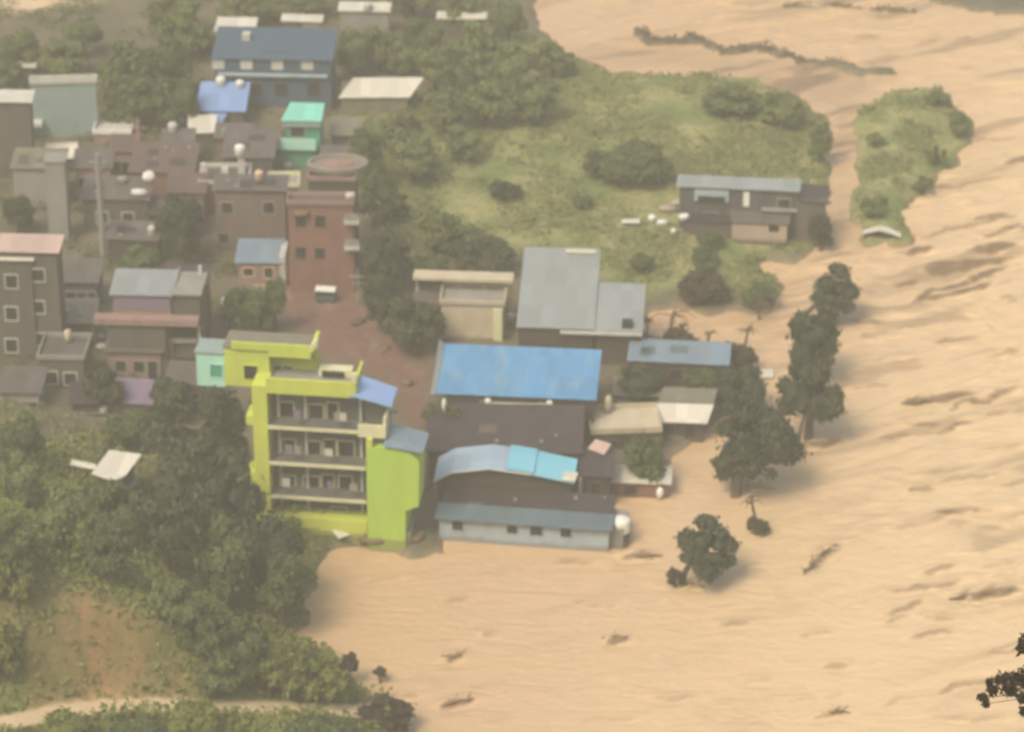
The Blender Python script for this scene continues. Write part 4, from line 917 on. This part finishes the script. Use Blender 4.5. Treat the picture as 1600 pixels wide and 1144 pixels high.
LM = [('the teal building', 97, 170), ('the slate blue building', 425, 90), ('the sky blue roof', 342, 150), ('the mint green house', 465, 195), ('the glaring cream white roof', 590, 138),
      ('the tall grey pole', 162, 310), ('the pale square stack', 95, 290), ('the three storey house', 230, 490), ('the pinkish roof', 45, 385), ('the white tin roofed hut', 172, 725),
      ('the oval concrete tank', 515, 265), ('the long white roof at the top', 568, 12), ('the far white roofed shed', 722, 24), ('the cream building canopy', 725, 440), ('the red earth street', 500, 400),
      ('the orange bank', 190, 1000), ('the pale road', 250, 1105), ('the grove', 300, 800), ('the bright yellow green bush', 470, 1040), ('the mud brown roof', 250, 240), ('the white posted terrace', 350, 270), ('the mauve roof', 205, 600),
      ('the shadowy brown house', 180, 320), ('the open river at the top', 900, 30), ('the lone dark field bush', 788, 292)]
USED = set()
def where(x0, x1, a, b, what, group_):
    x, y = (x0 + x1) / 2, (a + b) / 2; far = ('', ' and a little way off', ' and farther off')
    for fi, (n, lx, ly) in [(i, l) for i in (0, 1, 2) for l in sorted(LM, key=lambda l: math.hypot(l[1] - x, (l[2] - y) * 1.3))[:5]]:
        dx, dy = x - lx, y - ly
        hz_ = 'left' if dx < -25 else ('right' if dx > 25 else ''); vt = 'above' if dy < -25 else ('below' if dy > 25 else '')
        d = f'{vt} and {hz_} of' if hz_ and vt else (f'just {hz_} of' if hz_ else (f'straight {vt}' if vt else 'beside'))
        l = f'{what} {d} {n}{far[fi]}' if fi else f'{what} {d} {n}'
        if l not in USED and fi == 0: USED.add(l); return l
    return f'{what} in the thick of the {group_}'
# right bank, standing in the flood
tree(1256, 1341, 410, 505, 'tree with ragged crown, farthest of the row standing in the flood', 'leafdark', .12, base=1250)
tree(1215, 1310, 482, 605, 'tree below the ragged crown, upper half of the tallest dark clump', 'leafdark', .1)
tree(1210, 1318, 540, 690, 'tallest broad dark tree in the flooded row', 'leafdark', .15, base=1262)
tree(1112, 1245, 608, 775, 'large round dark tree standing in brown water', 'leafdark', .15, base=1147)
tree(1110, 1180, 690, 765, 'lower left lobe like small tree beside the large round tree', 'leafdark', .2)
tree(1048, 1152, 806, 912, 'lone dark bushy tree with a bent stem nearest in the flood', 'leafdark', .17, base=1062)
tree(1162, 1200, 806, 836, 'small brown half drowned bush right of the lone tree', 'leafbrown', .02, name='bush', cat='bush')
barepole(1182, 832, 3.0, -.5, 'bare forked snag rising from the half drowned brown bush', .6)
tree(975, 1060, 672, 760, 'round olive tree behind the half sunk shed', 'leafmid', .1)
tree(1100, 1190, 565, 650, 'bushy tree right of the cream roofed hut', 'leafdark', .1)
tree(1060, 1130, 572, 622, 'green bush behind the cream roofed hut', 'leafmid', .05, name='bush', cat='bush')
tree(960, 1050, 568, 612, 'dark bush in the courtyard behind the dark shed', 'leafdark', .05, name='bush', cat='bush')
tree(1120, 1180, 532, 580, 'low scrubby bush at the edge of the flooded plot', 'leafbrown', .05, name='bush', cat='bush')
tree(1020, 1100, 512, 556, 'brown scrub behind the grey blue roof', 'leafbrown', .05, name='bush', cat='bush')
tree(1040, 1068, 882, 918, 'little drowned shrub at the foot of the lone tree', 'leafbrown', .05, name='bush', cat='bush')
# by the street and between houses
tree(560, 640, 345, 470, 'dark tree right of the red street, upper one', 'leafdark', .08)
tree(600, 700, 450, 550, 'dark tree between the street and the cream building', 'leafdark', .08)
tree(570, 630, 420, 520, 'dark tree right of the red street, lower one', 'leafdark', .08)
tree(640, 720, 395, 440, 'small tree behind the cream building', 'leafmid', .1)
tree(250, 335, 295, 415, 'dark rounded tree left of the wide brown roof', 'leafdark', .1)
tree(190, 270, 385, 440, 'green tree behind the three storey house', 'leafmid', .1)
tree(340, 420, 440, 530, 'green tree above the lime building terrace', 'leafmid', .1)
tree(410, 450, 430, 520, 'slim tree at the left kerb of the red street', 'leafmid', .1)
tree(660, 720, 615, 700, 'shrubby tree at the left end of the rusty roof', 'leafmid', .1)
tree(1262, 1300, 330, 392, 'small dark bush at the right end of the field house', 'leafdark', .02, name='bush', cat='bush')
tree(1085, 1135, 360, 388, 'low dark bush before the left half of the field house', 'leafmid', .02, name='bush', cat='bush')
# field
for x0, x1, a, b, l, k in ((762, 812, 276, 312, 'compact dark bush alone in the middle of the field', 'leafdark'), (935, 1060, 215, 285, 'broad grey green tree behind the field house', 'leafmid'),
        (900, 970, 235, 280, 'grey green bush left of the broad field tree', 'leafdark'), (890, 935, 305, 325, 'low dark bush in the lower field', 'leafmid'),
        (1090, 1190, 120, 175, 'wide green tree at the upper edge of the field', 'leafpale'), (1170, 1250, 135, 195, 'green tree at the upper right corner of the field', 'leafpale'),
        (1262, 1300, 190, 255, 'narrow bush on the right edge of the field', 'leafpale'), (1075, 1130, 385, 420, 'small bush in the lower right field', 'leafmid'),
        (1150, 1215, 435, 470, 'brown green bush on the muddy corner of the field', 'leafmid'), (980, 1030, 395, 425, 'low bush beside the grey L shaped roof', 'leafmid'),
        (690, 800, 375, 420, 'bush behind the cream building canopy', 'leafdark'), (1065, 1155, 440, 468, 'scrub on the lower rim of the field', 'leafbrown')):
    tree(x0, x1, a, b, l, k, .03, name='bush' if 'bush' in l or 'scrub' in l else 'tree', cat='bush' if 'bush' in l or 'scrub' in l else 'tree')
# trees on the second island
for x0, x1, a, b, l in ((1478, 1520, 172, 212, 'low bush at the right corner of the second island'), (1446, 1490, 138, 165, 'small shrub on the far shore of the second island'),
        (1448, 1482, 225, 258, 'small shrub halfway down the right shore of the second island'), (1425, 1456, 270, 302, 'shrub on the right shore near the tip of the second island'),
        (1340, 1390, 300, 335, 'shrub just above the half sunk hut'), (1350, 1385, 205, 228, 'pale shrub in the middle of the second island')):
    tree(x0, x1, a, b, l, 'leafpale', .02, name='bush', cat='bush')
# top centre wood
G1 = 'trees of the wood between town and river'
k = 0
for x0, x1, a, b, kd in ((640, 720, 60, 150, 'leafmid'), (700, 790, 30, 130, 'leafmid'), (760, 850, 60, 160, 'leafmid'), (720, 800, 110, 200, 'leafmid'), (650, 740, 130, 215, 'leafmid'),
        (790, 880, 110, 190, 'leafmid'), (590, 660, 160, 240, 'leafmid'), (600, 690, 200, 290, 'leafmid'), (540, 610, 200, 300, 'leafdark'), (560, 640, 270, 350, 'leafdark'),
        (620, 700, 20, 100, 'leafdark'), (760, 830, 0, 70, 'leafmid'), (560, 630, 30, 110, 'leafmid'), (690, 760, -20, 50, 'leafmid'), (640, 720, 320, 400, 'leafmid'), (690, 760, 190, 250, 'leafmid'),
        (830, 900, 60, 120, 'leafmid'), (520, 590, 40, 120, 'leafmid'), (600, 660, 60, 120, 'leafmid'), (700, 770, 350, 400, 'leafmid')):
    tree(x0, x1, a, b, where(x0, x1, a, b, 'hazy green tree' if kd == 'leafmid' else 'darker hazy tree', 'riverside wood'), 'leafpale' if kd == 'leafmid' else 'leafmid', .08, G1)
G2 = 'trees massed behind the town'
for x0, x1, a, b, kd in ((150, 240, 60, 170, 'leafdark'), (210, 310, 50, 160, 'leafdark'), (160, 250, 110, 200, 'leafdark'), (230, 310, 110, 200, 'leafdark'), (60, 150, 50, 120, 'leafmid'), (0, 70, 40, 120, 'leafmid'),
        (270, 340, 20, 90, 'leafmid'), (220, 320, -20, 60, 'leafmid'), (330, 420, -20, 40, 'leafmid'), (410, 520, -30, 30, 'leafmid'), (600, 690, -40, 30, 'leafmid'), (-40, 40, 70, 150, 'leafmid'),
        (100, 170, 20, 90, 'leafmid'), (520, 600, -40, 20, 'leafmid')):
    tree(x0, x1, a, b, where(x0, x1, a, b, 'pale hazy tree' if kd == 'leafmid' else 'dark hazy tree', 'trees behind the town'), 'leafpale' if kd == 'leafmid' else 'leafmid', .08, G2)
G3 = 'trees between the old houses'
for x0, x1, a, b, kd in ((0, 60, 300, 370, 'leafdark'),
        (160, 250, 640, 700, 'leafmid'), (130, 200, 560, 640, 'leafdark'), (235, 320, 590, 660, 'leafdark')):
    tree(x0, x1, a, b, where(x0, x1, a, b, 'dull green tree' if kd == 'leafmid' else 'dull dark tree', 'old houses'), kd, .08, G3)
# the dark grove on the bank before the lime building
for x0, x1, a, b, l in ((320, 402, 598, 790, 'tallest dark tree of the grove touching the yellow wall'), (215, 345, 640, 800, 'broad dark tree, top left of the grove'), (290, 420, 700, 880, 'dark tree in the middle of the grove'),
        (380, 490, 800, 945, 'dark tree hanging over the water below the lime building'), (200, 320, 740, 900, 'dark tree at the left heart of the grove'), (300, 420, 800, 960, 'shaded tree at the lower middle of the grove'),
        (400, 480, 860, 990, 'dark waterside tree at the lower right of the grove'), (120, 230, 730, 850, 'dull tree below the white tin roofed hut')):
    tree(x0, x1, a, b, l, 'leafmid' if 'lower' in l or 'dull' in l else 'leafdark', .12)
G4 = 'trees of the left hillside'
for x0, x1, a, b, kd in ((0, 80, 700, 800, 'leafmid'), (60, 140, 760, 860, 'leafmid'), (-20, 70, 800, 900, 'leafmid'), (130, 210, 820, 900, 'leafmid'), (240, 320, 890, 985, 'leafmid'), (280, 370, 930, 1040, 'leafmid'),
        (340, 430, 960, 1070, 'leafmid'), (-40, 40, 960, 1060, 'leafmid'), (-10, 60, 860, 950, 'leaflight'), (380, 460, 1000, 1090, 'leafmid'), (300, 380, 1010, 1090, 'leafmid'), (0, 80, 640, 740, 'leafdark'), (150, 230, 790, 880, 'leafdark')):
    tree(x0, x1, a, b, where(x0, x1, a, b, {'leafmid': 'mid green tree', 'leaflight': 'light green tree', 'leafdark': 'dark green tree'}[kd], 'left hillside'), {'leafmid': ('leafpale', 'leafmid', 'leaflight')[(x0 // 10) % 3], 'leaflight': 'leaflight', 'leafdark': 'leafmid'}[kd], .05, G4)
tree(420, 520, 985, 1090, 'bright yellow green bush on the point above the river road', 'leaflight', .02, name='bush', cat='bush')
tree(470, 550, 1020, 1100, 'yellow green bush at the tip of the point', 'leaflight', .02, name='bush', cat='bush')
tree(532, 562, 1018, 1068, 'thin dark sapling at the water off the point', 'leafbrown', .3)
tree(583, 604, 1040, 1068, 'smaller brown sapling standing in the water off the point', 'leafbrown', .3)
tree(560, 650, 1090, 1135, 'low brown scrub on the spit beside the road end', 'leafbrown', .02, name='bush', cat='bush')
for i, (x0, x1, a, b) in enumerate(((60, 150, 1108, 1160), (160, 260, 1112, 1165), (270, 370, 1095, 1150), (440, 560, 1110, 1170))):
    tree(x0, x1, a, b, ('light green bush on the near verge of the road, leftmost of four', 'mid green bush on the near verge of the road, second from the left', 'light green bush on the near verge below the orange bank end', 'mid green bush on the near verge below the bright yellow green bush')[i], ('leaflight', 'leafmid')[i % 2], .02, 'bushes on the near verge of the road', name='bush', cat='bush')

# undergrowth and grass: what nobody could count
def scatter(name, n, X0, X1, Y0, Y1, mask, size, mat, label, cat, seed, h=.4, jit=.5):
    rg = np.random.default_rng(seed); x = rg.uniform(X0, X1, n); y = rg.uniform(Y0, Y1, n)
    keep = mask(x, y) > rg.random(n); x, y = x[keep], y[keep]; z = height(x, y); ok = z > .05; x, y, z = x[ok], y[ok], z[ok]
    cl = fbm(x * .5, y * .5, 4); z = z + rg.random(len(x)) * h * np.clip((cl - .3) * 3, .15, 1.6)
    nr = rg.normal(size=(len(x), 3)) * jit; nr[:, 2] += .6; nr[:, 1] -= .25; nr /= np.linalg.norm(nr, axis=1)[:, None]
    co, f = cards(np.stack([x, y, z], 1), nr, size * rg.uniform(.5, 1.4, len(x)), rg)
    return tag(npmesh(name, co, f, M[mat]), label, cat, kind='stuff')
fieldm = lambda x, y: np.clip(np.maximum(sstep(sdist(x, y, FIELD), -1, 1), sstep(sdist(x, y, ISLE), -1, .5)) * (1 - .6 * sstep(sdist(x, y, STREET), -1, 0)), 0, 1) * sstep(fbm(x * .25 + 5, y * .25), .35, .6)
scatter('grass', 150000, -25, 50, 8, 95, fieldm, .14, 'grass', 'rough green grass of the field and the second island', 'grass', 5, .35)
hillm = lambda x, y: sstep(np.exp(-((x - HX + 10) / 32) ** 2 - ((y - HY) / 26) ** 2), .12, .35) * (1 - .8 * sstep(sdist(x, y, BANK) + 4 * (fbm(x * .4, y * .4) - .5), -1.5, 2)) * (1 - sstep(-polyd(x, y, ROAD)[0], -1.2, -.9))
scatter('undergrowth', 150000, -62, -8, -62, 10, hillm, .15, 'leaflight', 'dense green undergrowth covering the left hillside', 'undergrowth', 6, 1.3)
townm = lambda x, y: (1 - sstep(sdist(x, y, STREET), -1.5, -.3)) * sstep(fbm(x * .3 + 50, y * .3), .48, .68) * (1 - sstep(sdist(x, y, FIELD), -1, 1))
scatter('weeds', 110000, -62, 0, -10, 98, townm, .13, 'leafmid', 'weeds and scrub growing between the houses of the town', 'weeds', 8, .7)
def lev(x, y): return np.maximum(levee(x, y, LV1, 1.2, 1), levee(x, y, LV2, .9, 5))
scatter('drift_scrub', 40000, 8, 60, 60, 98, lev, .13, 'leafdrift', 'brown drowned scrub along the sunken embankments', 'scrub', 9, .5)

# floating branches in the flood
def branch(px, py, L, rz, label):
    p = P(px, py, .08); o = MB(); rr = random.Random(int(px)); pts = [(-L / 2 + L * i / 5, rr.uniform(-.15, .15), rr.uniform(-.05, .12)) for i in range(6)]
    o.tube(pts, [.06, .12, .13, .1, .07, .03], 6)
    for k in range(4):
        a = pts[1 + k]; o.tube([a, (a[0] + rr.uniform(.2, .7), a[1] + rr.choice((-1, 1)) * rr.uniform(.3, .8), rr.uniform(.05, .35))], [.06, .02], 5)
    q = o.build('floating_branch', 'debris'); q.location = tuple(map(float, p)); q.rotation_euler = (0, 0, R(rz)); tag(q, label, 'branch')
branch(1290, 862, 2.6, 45, 'floating branch right of the lone tree, upper of two')
branch(1265, 888, 1.8, 50, 'floating branch right of the lone tree, lower of two')
branch(962, 996, 2.0, 5, 'dark snag floating in the lower middle of the river')
branch(706, 1026, 1.4, 5, 'dark snag floating left of the one in the lower middle')
branch(1310, 1113, 1.4, 8, 'short snag floating near the bottom edge of the river')
branch(1520, 930, 3.6, 15, 'long branch drifting at the right edge of the river')
branch(1430, 630, 2.6, 15, 'branch drifting right of the tall flooded tree')
branch(715, 1098, 2.4, 20, 'branch drifting off the road end at the bottom')
branch(1085, 914, 1.4, 0, 'stick floating beside the stem of the lone tree')
branch(1010, 868, 2.4, -3, 'driftwood trailing from the end of the pale house')

# near tree on the hillside below the viewpoint: one branch reaches into the corner
def near_tree():
    d = ray(1640, 1062); d /= np.linalg.norm(d); q = np.array([0, CY, CZ]) + d * 92
    gx, gy = q[0] + 1.6, q[1] - .5; gz = hgt(gx, gy)
    r = empty('tree', (gx, gy, gz), 0, 'dark near tree whose drooping leafy twigs enter the lower right corner', 'tree')
    o = q - np.array([gx, gy, gz]); H = o[2] + 1.0
    t = MB(); t.tube([(0, 0, -.5), (.1, 0, H * .4), (0, .1, H * .8), (.2, .1, H + .4)], [.3, .24, .17, .08], 8)
    rg = np.random.default_rng(3); C = []; Nn = []
    ends = [(1536, 1090, .12), (1552, 1078, .14), (1560, 1062, .12), (1575, 1075, .2), (1590, 1060, .2), (1598, 1090, .16), (1596, 1012, .16), (1604, 1002, .2), (1545, 1066, .08), (1583, 1080, .16), (1570, 1060, .14), (1612, 1050, .3), (1600, 1112, .12), (1630, 1030, .5), (1650, 1080, .5), (1540, 1100, .08), (1606, 1068, .2)]
    for px, py, s in ends:
        e = ray(px, py); e /= np.linalg.norm(e); e = np.array([0, CY, CZ]) + e * 92 - np.array([gx, gy, gz])
        mid = (e + np.array([.1, .1, H * .9])) / 2 + np.array([-.1, 0, .25])
        t.tube([(.05, .1, H * .85), tuple(mid), tuple(e)], [.05, .022, .008], 5)
        n = int(60 + 500 * s); k = rg.normal(size=(n, 3)) * s * .42; C.append(e + k); v = rg.normal(size=(n, 3)); Nn.append(v / np.linalg.norm(v, axis=1)[:, None])
    t.build('trunk', 'trunk', r)
    # the rest of the crown, outside the frame
    n = 5000; k = rg.normal(size=(n, 3)); k /= np.linalg.norm(k, axis=1)[:, None]; k = k * (rg.random(n) ** .4)[:, None] * np.array([1.5, 1.5, 1.3]) + np.array([1.3, .2, H])
    C.append(k); v = rg.normal(size=(n, 3)); Nn.append(v / np.linalg.norm(v, axis=1)[:, None])
    C = np.concatenate(C); Nn = np.concatenate(Nn); co, f = cards(C, Nn, .045 * rg.uniform(.7, 1.4, len(C)), rg, 1.7)
    npmesh('crown', co, f, M['leafnear'], parent=r)
near_tree()

# ------------------------------------------------------------------ haze
hz = bpy.data.materials.new('haze'); hz.use_nodes = True; t = hz.node_tree; t.nodes.clear()
out = t.nodes.new('ShaderNodeOutputMaterial'); pv = t.nodes.new('ShaderNodeVolumePrincipled')
pv.inputs['Color'].default_value = (.97, .89, .65, 1); pv.inputs['Density'].default_value = .00100; pv.inputs['Anisotropy'].default_value = 0.0
pv.inputs['Density Attribute'].default_value = ''; t.links.new(pv.outputs[0], out.inputs['Volume'])
m = MB().box(-345, 345, -290, 435, float(Z.min()) - 1.0, 142)
M['haze'] = hz; o = m.build('haze', 'haze'); o['kind'] = 'stuff'; tag(o, 'thin warm haze filling the valley air', 'haze')
